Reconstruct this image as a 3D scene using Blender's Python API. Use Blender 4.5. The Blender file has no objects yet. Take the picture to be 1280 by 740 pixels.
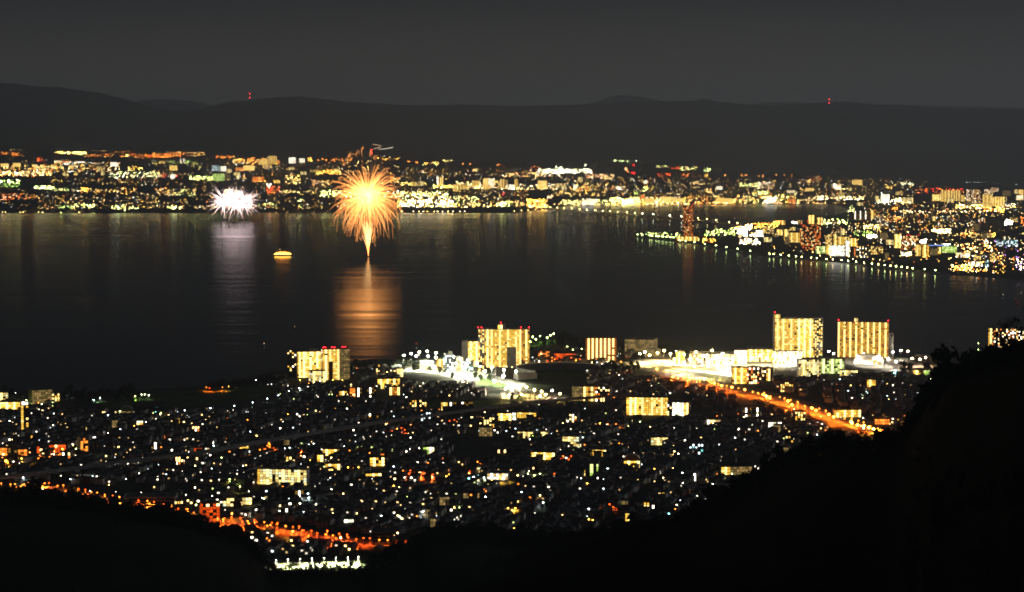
import bpy, math, random
from math import pi, sin, cos, atan, atan2, sqrt, exp, radians as R
from mathutils import Vector, noise

# ------------------------------------------------------------------ camera, world, haze fill light, exposure
SC = bpy.context.scene
COL = SC.collection
H, F, YH = 371.0, 2800.0, 180.0            # eye height (m), focal length and horizon row in pixels of the 1280 px frame
PITCH = atan((370 - YH) / F)
camd = bpy.data.cameras.new('camera')
cam = bpy.data.objects.new('camera', camd)
COL.objects.link(cam)
cam.location = (0, 0, H)
cam.rotation_euler = (pi / 2 - PITCH, 0, 0)
camd.sensor_width = 36.0
camd.lens = 36.0 * F / 1280.0
camd.clip_start = 1.0
camd.clip_end = 150000.0
SC.camera = cam

world = bpy.data.worlds.new('World')
SC.world = world
world.use_nodes = True
wn, wl = world.node_tree.nodes, world.node_tree.links
wn.clear()
w_out = wn.new('ShaderNodeOutputWorld')
w_bg = wn.new('ShaderNodeBackground')
w_sky = wn.new('ShaderNodeTexSky')
w_sky.sky_type = 'NISHITA'
w_sky.sun_disc = False
w_sky.sun_elevation = R(12)
w_sky.sun_rotation = R(58)
w_sky.air_density = 2.0
w_sky.dust_density = 4.0
w_mul = wn.new('ShaderNodeMix'); w_mul.data_type = 'RGBA'; w_mul.blend_type = 'MULTIPLY'; w_mul.inputs[0].default_value = 1.0
w_mul.inputs[7].default_value = (0.0012, 0.0012, 0.0012, 1)      # the daylight sky turned down to a night sky
w_mix = wn.new('ShaderNodeMix'); w_mix.data_type = 'RGBA'; w_mix.inputs[0].default_value = 0.97
w_tc = wn.new('ShaderNodeTexCoord')
w_sep = wn.new('ShaderNodeSeparateXYZ')
w_ramp = wn.new('ShaderNodeValToRGB')
cr = w_ramp.color_ramp
cr.elements[0].position = 0.0; cr.elements[0].color = (.058, .053, .046, 1)
cr.elements[1].position = 1.0; cr.elements[1].color = (.006, .007, .009, 1)
for p_, c_ in ((.03, (.046, .043, .039, 1)), (.066, (.018, .019, .021, 1)), (.095, (.013, .0145, .017, 1)), (.3, (.010, .0115, .0145, 1))):
    e_ = cr.elements.new(p_); e_.color = c_
wl.new(w_tc.outputs['Generated'], w_sep.inputs[0])
wl.new(w_sep.outputs['Z'], w_ramp.inputs[0])
wl.new(w_sky.outputs[0], w_mul.inputs[6])
wl.new(w_mul.outputs[2], w_mix.inputs[6])
wl.new(w_ramp.outputs[0], w_mix.inputs[7])
wl.new(w_mix.outputs[2], w_bg.inputs[0])
w_bg.inputs[1].default_value = 1.0
wl.new(w_bg.outputs[0], w_out.inputs[0])

sund = bpy.data.lights.new('haze_fill', 'SUN')
sund.energy = 0.34
sund.angle = R(0.5)
sund.color = (0.88, 0.94, 1.0)
sun = bpy.data.objects.new('haze_fill', sund)
sun.rotation_euler = (R(78), 0, R(180 - 58))      # unseen low fill light added at the right to brighten haze and mountains
COL.objects.link(sun)

SC.view_settings.view_transform = 'Standard'
SC.view_settings.look = 'None'
SC.view_settings.exposure = 0.0
SC.view_settings.gamma = 1.0
SC.render.engine = 'CYCLES'
cy = SC.cycles
cy.use_denoising = True
cy.max_bounces = 4
cy.diffuse_bounces = 1
cy.glossy_bounces = 2
cy.transmission_bounces = 2
cy.volume_bounces = 0
cy.transparent_max_bounces = 6
cy.sample_clamp_indirect = 3.0
cy.use_adaptive_sampling = False
cy.pixel_filter_type = 'BLACKMAN_HARRIS'
cy.filter_width = 1.8
cy.caustics_reflective = True
random.seed(7)
RND = random.random
U = random.uniform

# ------------------------------------------------------------------ pixel rays (1280x740 frame) to places on the ground
def ray(px, py):
    x, y = (px - 640) / F, (370 - py) / F
    return (x, cos(PITCH) + y * sin(PITCH), -sin(PITCH) + y * cos(PITCH))

def lerp(pts, x):
    if x <= pts[0][0]: return pts[0][1]
    for (a, b), (c, d) in zip(pts, pts[1:]):
        if x <= c: return b + (d - b) * (x - a) / (c - a)
    return pts[-1][1]

NEAR_SHORE = [(-400, 490), (0, 487), (120, 488), (250, 482), (300, 473), (340, 463), (430, 452), (470, 447), (520, 451), (560, 453), (600, 447), (650, 432), (690, 424),
              (730, 424), (800, 428), (870, 433), (960, 437), (1060, 440), (1140, 444), (1220, 446), (1320, 446), (1700, 446)]
SILH = [(-600, 600), (0, 617), (50, 622), (100, 628), (150, 635), (220, 648), (260, 658), (300, 672), (322, 690), (330, 717), (452, 719), (460, 705), (490, 695),
        (520, 682), (545, 664), (580, 661), (640, 672), (700, 672), (760, 668), (800, 661), (860, 648), (900, 622), (940, 599), (970, 582),
        (1010, 564), (1050, 551), (1090, 553), (1118, 552), (1136, 535), (1150, 512), (1166, 482), (1185, 462), (1210, 453), (1232, 446), (1256, 440), (1285, 430), (1400, 385), (1800, 340)]
FAR_START = [(-400, 12079), (640, 12079), (690, 12900), (720, 13851), (1040, 13851), (1062, 12900), (1100, 11600), (1800, 11600)]
FAR_TOP = [(-400, 184), (0, 187), (450, 195), (640, 203), (760, 200), (900, 208), (1050, 220), (1150, 226), (1280, 231), (1800, 231)]
DFAR = 20000.0

def zfar(px, D):
    d0 = lerp(FAR_START, px)
    if D <= d0: return 2.0
    zt = max(2.0, H - DFAR * (lerp(FAR_TOP, px) - YH) / F)
    return 2.0 + (zt - 2.0) * (min(D, DFAR) - d0) / (DFAR - d0)

def ground(px, py):
    """the point of the land (or water) seen at a pixel"""
    d = ray(px, py)
    def at(D):
        t = D / d[1]
        return H + d[2] * t
    if d[2] < -1e-6:
        D = (H - 2.0) / -d[2] * d[1]
        if D <= lerp(FAR_START, px): return Vector((d[0] * D / d[1], D, 2.0))
    lo, hi = lerp(FAR_START, px), DFAR
    if at(hi) > zfar(px, hi): lo = hi
    for _ in range(30):
        m = (lo + hi) / 2
        if at(m) > zfar(px, m): lo = m
        else: hi = m
    D = (lo + hi) / 2
    return Vector((d[0] * D / d[1], D, zfar(px, D)))

def above(px, py, D):
    """the point at depth D on the ray of a pixel"""
    d = ray(px, py)
    return Vector((d[0] * D / d[1], D, H + d[2] * D / d[1]))

def pix(v):
    y, z = v[1], v[2] - H
    c = y * cos(PITCH) - z * sin(PITCH)
    u = y * sin(PITCH) + z * cos(PITCH)
    return 640 + F * v[0] / c, 370 - F * u / c

# ------------------------------------------------------------------ materials
MATS = {}
def surf(name, col, rough=0.8, var=0.25, scale=0.3, col2=None, metal=0.0):
    if name in MATS: return MATS[name]
    m = bpy.data.materials.new(name); m.use_nodes = True
    n, l = m.node_tree.nodes, m.node_tree.links
    b = n['Principled BSDF']
    b.inputs['Roughness'].default_value = rough
    b.inputs['Metallic'].default_value = metal
    if rough > .75: b.inputs['Specular IOR Level'].default_value = .05
    tc = n.new('ShaderNodeTexCoord'); nz = n.new('ShaderNodeTexNoise'); rp = n.new('ShaderNodeValToRGB')
    nz.inputs['Scale'].default_value = scale; nz.inputs['Detail'].default_value = 4
    c2 = col2 or tuple(c * (1 - var) for c in col)
    c1 = col if col2 else tuple(c * (1 + var) for c in col)
    rp.color_ramp.elements[0].position = 0.35; rp.color_ramp.elements[0].color = (*c2, 1)
    rp.color_ramp.elements[1].position = 0.65; rp.color_ramp.elements[1].color = (*c1, 1)
    l.new(tc.outputs['Object'], nz.inputs['Vector']); l.new(nz.outputs[0], rp.inputs[0]); l.new(rp.outputs[0], b.inputs['Base Color'])
    MATS[name] = m
    return m

TINT = dict(warm=(1, .62, .22), white=(1, .88, .68), cool=(.80, .95, 1.0), orange=(1, .25, .025), redor=(1, .10, .008), red=(1, .012, .02), green=(.62, 1, .16),
            yel=(1, .57, .07), ylw=(1, .70, .22), cyan=(.25, .95, .9), blue=(.15, .35, 1), lime=(.8, 1, .30), gold=(1, .52, .06), peach=(1, .60, .34), pale=(.95, 1, .62), violet=(.6, .3, 1), spark=(1, .54, .20), ember=(1, .35, .08), dusk=(1, .70, .66))
def glow(tint, s):
    name = 'light_%s_%s' % (tint, ('%g' % s).replace('.', '_'))
    if name in MATS: return MATS[name]
    m = bpy.data.materials.new(name); m.use_nodes = True
    n, l = m.node_tree.nodes, m.node_tree.links
    n.clear()
    o = n.new('ShaderNodeOutputMaterial'); e = n.new('ShaderNodeEmission')
    e.inputs[0].default_value = (*TINT[tint], 1); e.inputs[1].default_value = s
    l.new(e.outputs[0], o.inputs[0])
    MATS[name] = m
    return m

M_CONC = surf('concrete', (.34, .32, .29), .85, .2, .15)
M_PALE = surf('pale_render', (.55, .52, .46), .85, .12, .2)
M_GREY = surf('grey_cladding', (.16, .16, .165), .7, .2, .2)
M_BROWN = surf('brown_tile', (.20, .10, .06), .8, .2, .2)
M_DARK = surf('dark_cladding', (.05, .05, .055), .6, .2, .2)
M_METAL = surf('galvanised_steel', (.30, .30, .31), .45, .15, 2, metal=.7)
M_ROOFG = surf('grey_roof_tile', (.075, .075, .08), .7, .35, .4)
M_ROOFB = surf('blue_grey_roof_tile', (.05, .06, .075), .6, .35, .4)
M_ROOFR = surf('brown_roof_tile', (.11, .06, .04), .7, .35, .4)
M_FLAT = surf('roof_membrane', (.15, .15, .15), .9, .25, .1)
M_GLASS = surf('dark_window_glass', (.02, .022, .025), .15, .2, 1)
M_BARK = surf('bark', (.06, .045, .03), .95, .3, 3)
M_LEAF = surf('leaf', (.022, .032, .013), .8, .4, .25)
M_LEAF2 = surf('dark_leaf', (.022, .030, .016), .8, .4, .25)
M_ASPH = surf('asphalt', (.05, .05, .052), .85, .25, .08)
M_PAVE = surf('pale_pavement', (.26, .255, .24), .85, .2, .06)
M_LAWN = surf('lawn', (.045, .085, .022), .95, .35, .05)
M_SOIL = surf('town_ground', (.045, .046, .042), .95, .3, .012, col2=(.022, .030, .016))
M_FARSOIL = surf('far_ground', (.032, .036, .026), .95, .3, .002, col2=(.018, .026, .014))
M_HILL = surf('hillside', (.007, .009, .005), 1.0, .3, .03)
M_MOUNT = surf('mountain', (.040, .055, .032), 1.0, .3, .0006, col2=(.025, .036, .022))

# ------------------------------------------------------------------ mesh builder
class MB:
    def __init__(s): s.v, s.f, s.m, s.mats = [], [], [], []
    def mi(s, mat):
        for i, q in enumerate(s.mats):
            if q is mat: return i
        s.mats.append(mat); return len(s.mats) - 1
    def face(s, pts, mat):
        b = len(s.v); s.v += [tuple(p) for p in pts]; s.f.append(tuple(range(b, b + len(pts)))); s.m.append(s.mi(mat))
    def box(s, x, y, z, sx, sy, sz, mat, yaw=0.0, bottom=False):
        """z is the base"""
        c, n = cos(yaw), sin(yaw); b = len(s.v); i = s.mi(mat)
        for dz in (0, sz):
            for dx, dy in ((-1, -1), (1, -1), (1, 1), (-1, 1)):
                px, py = dx * sx / 2, dy * sy / 2
                s.v.append((x + px * c - py * n, y + px * n + py * c, z + dz))
        fs = [(0, 1, 5, 4), (1, 2, 6, 5), (2, 3, 7, 6), (3, 0, 4, 7), (4, 5, 6, 7)] + ([(3, 2, 1, 0)] if bottom else [])
        for f in fs: s.f.append(tuple(b + k for k in f)); s.m.append(i)
    def gable(s, x, y, z, sx, sy, sz, mat, yaw=0.0, hip=0.0):
        c, n = cos(yaw), sin(yaw); b = len(s.v); i = s.mi(mat)
        P = [(-sx / 2, -sy / 2, 0), (sx / 2, -sy / 2, 0), (sx / 2, sy / 2, 0), (-sx / 2, sy / 2, 0), (-sx / 2 + hip, 0, sz), (sx / 2 - hip, 0, sz)]
        for px, py, pz in P: s.v.append((x + px * c - py * n, y + px * n + py * c, z + pz))
        for f in ((0, 1, 5, 4), (2, 3, 4, 5), (1, 2, 5), (3, 0, 4), (3, 2, 1, 0)): s.f.append(tuple(b + k for k in f)); s.m.append(i)
    def tube(s, pts, r0, r1, mat, n=5):
        i = s.mi(mat); b = len(s.v); N = len(pts)
        for k, p in enumerate(pts):
            p = Vector(p)
            d = (Vector(pts[min(k + 1, N - 1)]) - Vector(pts[max(k - 1, 0)]))
            d = d.normalized() if d.length > 1e-9 else Vector((0, 0, 1))
            a = d.orthogonal().normalized(); e = d.cross(a)
            r = r0 + (r1 - r0) * k / max(1, N - 1)
            for j in range(n):
                t = 2 * pi * j / n
                s.v.append(tuple(p + (a * cos(t) + e * sin(t)) * r))
        for k in range(N - 1):
            for j in range(n):
                s.f.append((b + k * n + j, b + k * n + (j + 1) % n, b + (k + 1) * n + (j + 1) % n, b + (k + 1) * n + j)); s.m.append(i)
        s.f.append(tuple(b + (N - 1) * n + j for j in range(n))); s.m.append(i)
        s.f.append(tuple(b + j for j in reversed(range(n)))); s.m.append(i)
    def octa(s, x, y, z, r, mat, rz=None):
        i = s.mi(mat); b = len(s.v); rz = rz or r
        s.v += [(x + r, y, z), (x, y + r, z), (x - r, y, z), (x, y - r, z), (x, y, z + rz), (x, y, z - rz)]
        for f in ((0, 1, 4), (1, 2, 4), (2, 3, 4), (3, 0, 4), (1, 0, 5), (2, 1, 5), (3, 2, 5), (0, 3, 5)): s.f.append(tuple(b + k for k in f)); s.m.append(i)
    def mesh(s, name):
        me = bpy.data.meshes.new(name)
        me.from_pydata(s.v, [], s.f)
        for m in s.mats: me.materials.append(m)
        me.polygons.foreach_set('material_index', s.m)
        me.update()
        return me
    def build(s, name, parent=None, loc=None, yaw=None):
        o = bpy.data.objects.new(name, s.mesh(name)); COL.objects.link(o)
        if parent: o.parent = parent
        if loc is not None: o.location = loc
        if yaw is not None: o.rotation_euler.z = yaw
        return o

def tag(o, label=None, cat=None, group=None, kind=None):
    if label: o['label'] = label
    if cat: o['category'] = cat
    if group: o['group'] = group
    if kind: o['kind'] = kind
    return o
def empty(name, loc, yaw=0.0):
    o = bpy.data.objects.new(name, None); COL.objects.link(o); o.location = loc; o.rotation_euler.z = yaw
    o.empty_display_size = 1.0
    return o
def copy_tree(o, parent=None):
    c = o.copy(); COL.objects.link(c); c.parent = parent
    for ch in list(o.children): copy_tree(ch, c)
    return c

# ------------------------------------------------------------------ setting: lake bed, water, land, hills
b = MB(); b.face([(-60000, 400, -4), (60000, 400, -4), (60000, 60000, -4), (-60000, 60000, -4)], M_FARSOIL)
tag(b.build('ground'), kind='structure')

mw_ = bpy.data.materials.new('lake_water'); mw_.use_nodes = True
n, l = mw_.node_tree.nodes, mw_.node_tree.links
n.clear()
w_o = n.new('ShaderNodeOutputMaterial'); gl = n.new('ShaderNodeBsdfGlossy'); df = n.new('ShaderNodeBsdfDiffuse'); fr = n.new('ShaderNodeFresnel'); mx = n.new('ShaderNodeMixShader')
gl.distribution = 'BECKMANN'; gl.inputs['Color'].default_value = (.37, .395, .43, 1)
df.inputs['Color'].default_value = (.006, .009, .012, 1); fr.inputs['IOR'].default_value = 1.13
l.new(fr.outputs[0], mx.inputs[0]); l.new(df.outputs[0], mx.inputs[1]); l.new(gl.outputs[0], mx.inputs[2]); l.new(mx.outputs[0], w_o.inputs['Surface'])
tc = n.new('ShaderNodeTexCoord'); mp = n.new('ShaderNodeMapping'); nz = n.new('ShaderNodeTexNoise'); mr = n.new('ShaderNodeMapRange')
mp.inputs['Scale'].default_value = (.0014, .016, 1)
nz.inputs['Scale'].default_value = 1.0; nz.inputs['Detail'].default_value = 6
mr.inputs[1].default_value = .36; mr.inputs[2].default_value = .64; mr.inputs[3].default_value = .075; mr.inputs[4].default_value = .21
l.new(tc.outputs['Object'], mp.inputs[0]); l.new(mp.outputs[0], nz.inputs['Vector']); l.new(nz.outputs[0], mr.inputs[0]); l.new(mr.outputs[0], gl.inputs['Roughness'])
MATS['lake_water'] = mw_
b = MB(); b.face([(-16000, 2500, 0), (16000, 2500, 0), (16000, 14400, 0), (-16000, 14400, 0)], mw_)
tag(b.build('lake_water'), kind='structure')

def grid(name, cols, mat, kind='structure'):
    """cols: lists of equal length of points"""
    b = MB(); i = b.mi(mat); n = len(cols[0])
    for c in cols: b.v += [tuple(p) for p in c]
    for a in range(len(cols) - 1):
        for k in range(n - 1):
            b.f.append((a * n + k, (a + 1) * n + k, (a + 1) * n + k + 1, a * n + k + 1)); b.m.append(i)
    o = b.build(name)
    for p in o.data.polygons: p.use_smooth = True
    return tag(o, kind=kind)

# near town land, from its shore to below the hill
cols = []
for px in range(-400, 1701, 20):
    py = lerp(NEAR_SHORE, px) + 1.2 * noise.noise(Vector((px * .02, 3, 0)))
    g = ground(px, py)
    c = [(g.x * (g.y + 25) / g.y, g.y + 25, -2.0)]
    for k in range(16):
        D = g.y + (1150 - g.y) * (k / 15) ** 1.1
        c.append((g.x * D / g.y, D, 2.0 if k else 1.2))
    cols.append(c)
grid('town_land', cols, M_SOIL)

# land across the lake, rising to the hills
cols = []
for px in range(-400, 1801, 10):
    d0 = lerp(FAR_START, px) + 40 * noise.noise(Vector((px * .01, 0, 0)))
    k = (px - 640) / F
    c = [(k * (d0 - 10), d0 - 10, -2)]
    for q in range(13):
        D = d0 + (DFAR - d0) * q / 12
        c.append((k * D, D, zfar(px, D)))
    cols.append(c)
grid('far_land', cols, M_FARSOIL)

RIDGE = [(-500, 108), (-100, 104), (0, 103), (20, 105), (50, 109), (75, 109), (100, 113), (125, 116), (150, 122), (180, 131), (205, 137), (235, 140), (262, 134), (285, 128), (310, 126), (345, 122), (375, 121),
         (405, 124), (440, 128), (480, 130), (520, 132), (560, 131), (600, 131), (640, 133), (680, 132), (720, 131), (760, 129), (800, 127), (840, 127), (865, 126), (882, 124), (900, 128),
         (940, 131), (975, 132), (1010, 129), (1036, 128), (1060, 127), (1090, 131), (1130, 131), (1160, 134), (1200, 136), (1240, 136), (1280, 138), (1700, 140)]
RIDGE2 = [(-500, 150), (150, 140), (175, 126), (200, 124), (235, 126), (265, 131), (300, 145), (700, 140), (735, 132), (755, 123), (775, 119), (800, 121), (830, 127), (860, 140), (920, 140), (950, 128), (1000, 128), (1030, 134), (1120, 136), (1150, 132), (1200, 133), (1700, 150)]
def mountains(name, ridge, Dr, Df, seed):
    cols = []
    for px in range(-500, 1701, 6):
        k = (px - 640) / F
        zr = H - Dr * (lerp(ridge, px) - YH + .8 * noise.noise(Vector((px * .06, seed, 0)))) / F
        z0 = zfar(px, DFAR) - 3
        c = []
        for q in range(15):
            t = q / 12
            D = Df + (Dr - Df) * t
            e = t ** 1.25 if t <= 1 else 1 - (t - 1) * 1.5
            z = z0 + (zr - z0) * e
            if 0 < q < 12: z += (zr - z0) * .16 * noise.fractal(Vector((k * D * .0006, D * .0007, seed)), 1, 2, 4) * sin(pi * t)
            c.append((k * D, D, z))
        cols.append(c)
    grid(name, cols, M_MOUNT)
mountains('mountains', RIDGE, 27000, DFAR, 1.0)
mountains('rear_mountains', RIDGE2, 36000, 29000, 5.0)

# the town across on the right, on its own flat point of land
PEN_FRONT = [(792, 292.5), (800, 296), (830, 300), (870, 305), (915, 312), (960, 319), (1000, 323), (1060, 328), (1110, 334), (1160, 339), (1200, 343), (1260, 347), (1330, 352), (1600, 358)]
PEN_BACK = [(792, 291.5), (820, 290), (880, 288), (925, 284), (950, 278), (985, 275.5), (1030, 272), (1058, 265), (1075, 262), (1090, 258), (1100, 256.5)]
b = MB()
pts = [ground(*p) for p in PEN_FRONT] + [Vector(((1600 - 640) / F * 11700, 11700, 2))] + [Vector(((px - 640) / F * (lerp(FAR_START, px) + 60), lerp(FAR_START, px) + 60, 2)) for px in (1300, 1100, 1064)]
pts += [ground(*p) for p in PEN_BACK[-3::-1]]
for p in pts: p.z = 1.75
import mathutils.geometry as mg
tri = mg.tessellate_polygon([pts])
b.v = [tuple(p) for p in pts]; i = b.mi(M_FARSOIL)
for t in tri: b.f.append(tuple(t)); b.m.append(i)
nb = len(pts)
for k in range(len(PEN_FRONT) - 1):
    b.face([pts[k], pts[k + 1], (pts[k + 1].x, pts[k + 1].y, -1), (pts[k].x, pts[k].y, -1)], M_CONC)
o = b.build('point_land'); tag(o, kind='structure')

# wooded hillside in front: spur profile seen against the town
def hill_dist(px):
    return lerp([(-600, 1500), (300, 1550), (345, 1500), (440, 1500), (560, 1680), (800, 1650), (1000, 1400), (1120, 1250), (1160, 1050), (1220, 900), (1285, 760), (1800, 500)], px)
TREE_H = 9.0
def spur(px):
    Dr = hill_dist(px)
    s = lerp(SILH, px)
    return Dr, H - Dr * (s - YH) / F - TREE_H * .72
cols = []
for px in range(-600, 1801, 12):
    Dr, zr = spur(px)
    k = (px - 640) / F
    s = lerp(SILH, px)
    Dg = F * (H - 2) / (s - YH)
    D_end = Dr + .42 * max(120, Dg - Dr)
    c = [(k * D_end, D_end, -1)]
    for q in range(1, 5):
        t = q / 4
        D = D_end + (Dr - D_end) * t
        c.append((k * D, D, -1 + (zr + 1) * t))
    for q in range(1, 11):
        t = q / 10
        D = Dr * (1 - .93 * t)
        z = zr + (H - 60 - zr) * t ** 1.5 - 55 * sin(pi * t) - 5 + 5 * abs(noise.noise(Vector((px * .02, q * .7, 9))))
        if q == 1: z = zr - 2
        zmax = H - D * (735 - YH) / F if q > 4 else 1e9
        c.append((k * D, D, min(z, zmax + 40)))
    cols.append(c)
grid('hillside', cols, M_HILL)

def visible(v):
    """above the wooded spur as seen from the camera"""
    p = pix(v)
    return p[1] < lerp(SILH, p[0]) - .5 or v[1] < hill_dist(p[0])

# ------------------------------------------------------------------ air
mh = bpy.data.materials.new('night_haze'); mh.use_nodes = True
n, l = mh.node_tree.nodes, mh.node_tree.links
n.clear()
o_ = n.new('ShaderNodeOutputMaterial'); pv = n.new('ShaderNodeVolumePrincipled')
pv.inputs['Color'].default_value = (.80, .88, .97, 1)
pv.inputs['Density'].default_value = 4.0e-5
pv.inputs['Anisotropy'].default_value = .3
l.new(pv.outputs[0], o_.inputs['Volume'])
b = MB(); b.box(0, 20000, -6, 90000, 42000, 1230, mh, bottom=True)
tag(b.build('haze'), kind='stuff')

# ------------------------------------------------------------------ where things are, in words
PLACES = [(30, 500, 'beside the pale lit halls on the dark lakeside'), (50, 570, 'by the orange lit blocks under the viaduct end'), (150, 515, 'near the domed hall by the dark lakeside park'),
          (230, 525, 'beside the dark lakeside fields'), (320, 530, 'in the dark quarter inland of the lakeside fields'), (400, 485, 'below the pair of golden apartment towers'), (455, 492, 'around the arched lit front'),
          (600, 470, 'beside the white floodlit sports ground'), (620, 440, 'at the foot of the wide golden tower'), (690, 425, 'on the green lit lakeside hill'), (750, 450, 'beside the brown tower by the dark stadium'),
          (680, 495, 'around the crowded lit car park'), (740, 520, 'between the striped slab and the car park'), (810, 520, 'below the golden slab block'), (870, 455, 'in the blazing white shopping quarter'), (930, 490, 'along the orange lit boulevard'),
          (1000, 465, 'below the first tall lakeside tower'), (1090, 470, 'below the second tall lakeside tower'), (1080, 540, 'at the near end of the orange boulevard'), (1000, 545, 'between the boulevard and the wooded slope'),
          (890, 560, 'among the small houses below the boulevard'), (910, 600, 'around the long dim yellow school'), (660, 550, 'beside the lit school in the middle of town'), (620, 600, 'around the low hall with the blazing front'),
          (760, 595, 'around the yellow lit courtyard'), (700, 640, 'at the dark foot of the wooded slope'), (550, 570, 'around the green lit shop'), (430, 570, 'along the viaduct in the middle of town'), (355, 600, 'beside the long pale slab block'),
          (270, 565, 'along the viaduct by the red lit shops'), (180, 560, 'between the viaduct and the orange blocks'), (150, 600, 'on the hill side of the viaduct'), (380, 630, 'along the pale lit railway'), (520, 630, 'beyond the lit end of the railway'),
          (270, 645, 'along the red lit road under the hill'), (380, 660, 'along the red lit road beyond the bend'), (450, 690, 'beside the red lit depot'), (390, 705, 'beside the pale floodlit court'), (500, 540, 'on the lake side of the viaduct')]
def place(px, py):
    return min(PLACES, key=lambda p: (p[0] - px) ** 2 + ((p[1] - py) * 2.4) ** 2)[2]

BLOCKED = []        # (px polygon boxes) no houses here
def block(x0, y0, x1, y1): BLOCKED.append((x0, y0, x1, y1))
def free(px, py):
    return not any(x0 <= px <= x1 and y0 <= py <= y1 for x0, y0, x1, y1 in BLOCKED)

# ------------------------------------------------------------------ lit ground
def sheet(name, pts, mat, z, kind='structure'):
    P = [ground(*p) for p in pts]
    for p in P: p.z += z
    tri = mg.tessellate_polygon([P])
    b = MB(); i = b.mi(mat); b.v = [tuple(p) for p in P]
    for t in tri: b.f.append(tuple(t)); b.m.append(i)
    return tag(b.build(name), kind=kind)
def ribbon(name, pts, width, mat, z, kind='structure'):
    P = [ground(*p) for p in pts]
    b = MB(); i = b.mi(mat)
    for k, p in enumerate(P):
        d = (P[min(k + 1, len(P) - 1)] - P[max(k - 1, 0)]); d.z = 0; d.normalize()
        nrm = Vector((-d.y, d.x, 0)) * width / 2
        b.v += [tuple(p + nrm + Vector((0, 0, z))), tuple(p - nrm + Vector((0, 0, z)))]
    for k in range(len(P) - 1):
        b.f.append((2 * k, 2 * k + 2, 2 * k + 3, 2 * k + 1)); b.m.append(i)
    return tag(b.build(name), kind=kind)

sheet('sports_ground', [(498, 463), (540, 456), (585, 461), (622, 471), (664, 480), (640, 487), (600, 476), (568, 474), (545, 467)], M_PAVE, .15)
sheet('car_park', [(625, 490), (660, 486), (712, 494), (706, 499), (652, 504), (628, 499)], M_PAVE, .16)
sheet('lawn', [(600, 472), (640, 482), (625, 485), (598, 480)], M_LAWN, .3)
sheet('shopping_plaza', [(792, 452), (830, 441), (900, 441), (965, 444), (1005, 452), (960, 459), (910, 470), (860, 464), (820, 461)], M_PAVE, .17)
sheet('tower_forecourt', [(960, 447), (1010, 447), (1000, 459), (968, 459)], M_PAVE, .35)
sheet('market_square', [(1055, 447), (1130, 450), (1170, 458), (1150, 466), (1080, 462), (1058, 455)], M_PAVE, .18)
sheet('floodlit_court', [(331, 711), (354, 703.5), (452, 700.5), (449, 714), (335, 715)], surf('court_paint', (.42, .44, .25), .9, .06, .02), .2)
sheet('park_lawn', [(664, 428), (690, 425), (712, 428), (705, 440), (670, 440)], M_LAWN, .2)
sheet('dark_field', [(545, 498), (620, 500), (640, 512), (560, 516), (530, 508)], M_LAWN, .2); block(530, 495, 640, 512)
sheet('dark_park', [(110, 497), (250, 487), (330, 480), (350, 492), (250, 508), (120, 513)], M_LAWN, .2)
BLVD = [(795, 452), (822, 462), (850, 470), (893, 480), (931, 488), (962, 496), (987, 503), (1015, 511), (1045, 521), (1082, 532), (1118, 543), (1140, 551)]
ribbon('boulevard', BLVD, 56, surf('boulevard_paving', (.14, .135, .13), .85, .45, .04), .25)
ribbon('railway_road', [(296, 640), (330, 632), (385, 623), (440, 615), (500, 607), (545, 603)], 22, M_PAVE, .25)
ribbon('hill_road', [(195, 633), (250, 648), (300, 655), (345, 660), (375, 668), (420, 676), (490, 683)], 16, M_ASPH, .22)
ribbon('foot_road', [(-12, 611), (60, 609.5), (110, 619), (150, 627), (192, 633)], 16, M_PAVE, .22)
ribbon('park_road', [(110, 520), (190, 519), (235, 517), (270, 511), (320, 505), (345, 500), (380, 490), (420, 480), (470, 474)], 10, M_ASPH, .22)
ribbon('lakeside_road', [(1080, 466), (1130, 463), (1168, 461)], 26, M_PAVE, .3)
block(498, 453, 662, 477); block(605, 474, 712, 504); block(790, 436, 1010, 472); block(1050, 444, 1175, 466); block(325, 690, 460, 740); block(100, 484, 350, 512)
block(640, 452, 735, 482)

# ------------------------------------------------------------------ buildings
PAL = dict(dark=M_GLASS)
def pick(ws):
    t = U(0, sum(w for _, w in ws))
    for v, w in ws:
        t -= w
        if t <= 0: return v
    return ws[-1][0]
CELLK = [1.25]
def g_(s):
    if s is None: return M_GLASS
    t, k = s; return glow(t, round(k * CELLK[0], 2))
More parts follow.
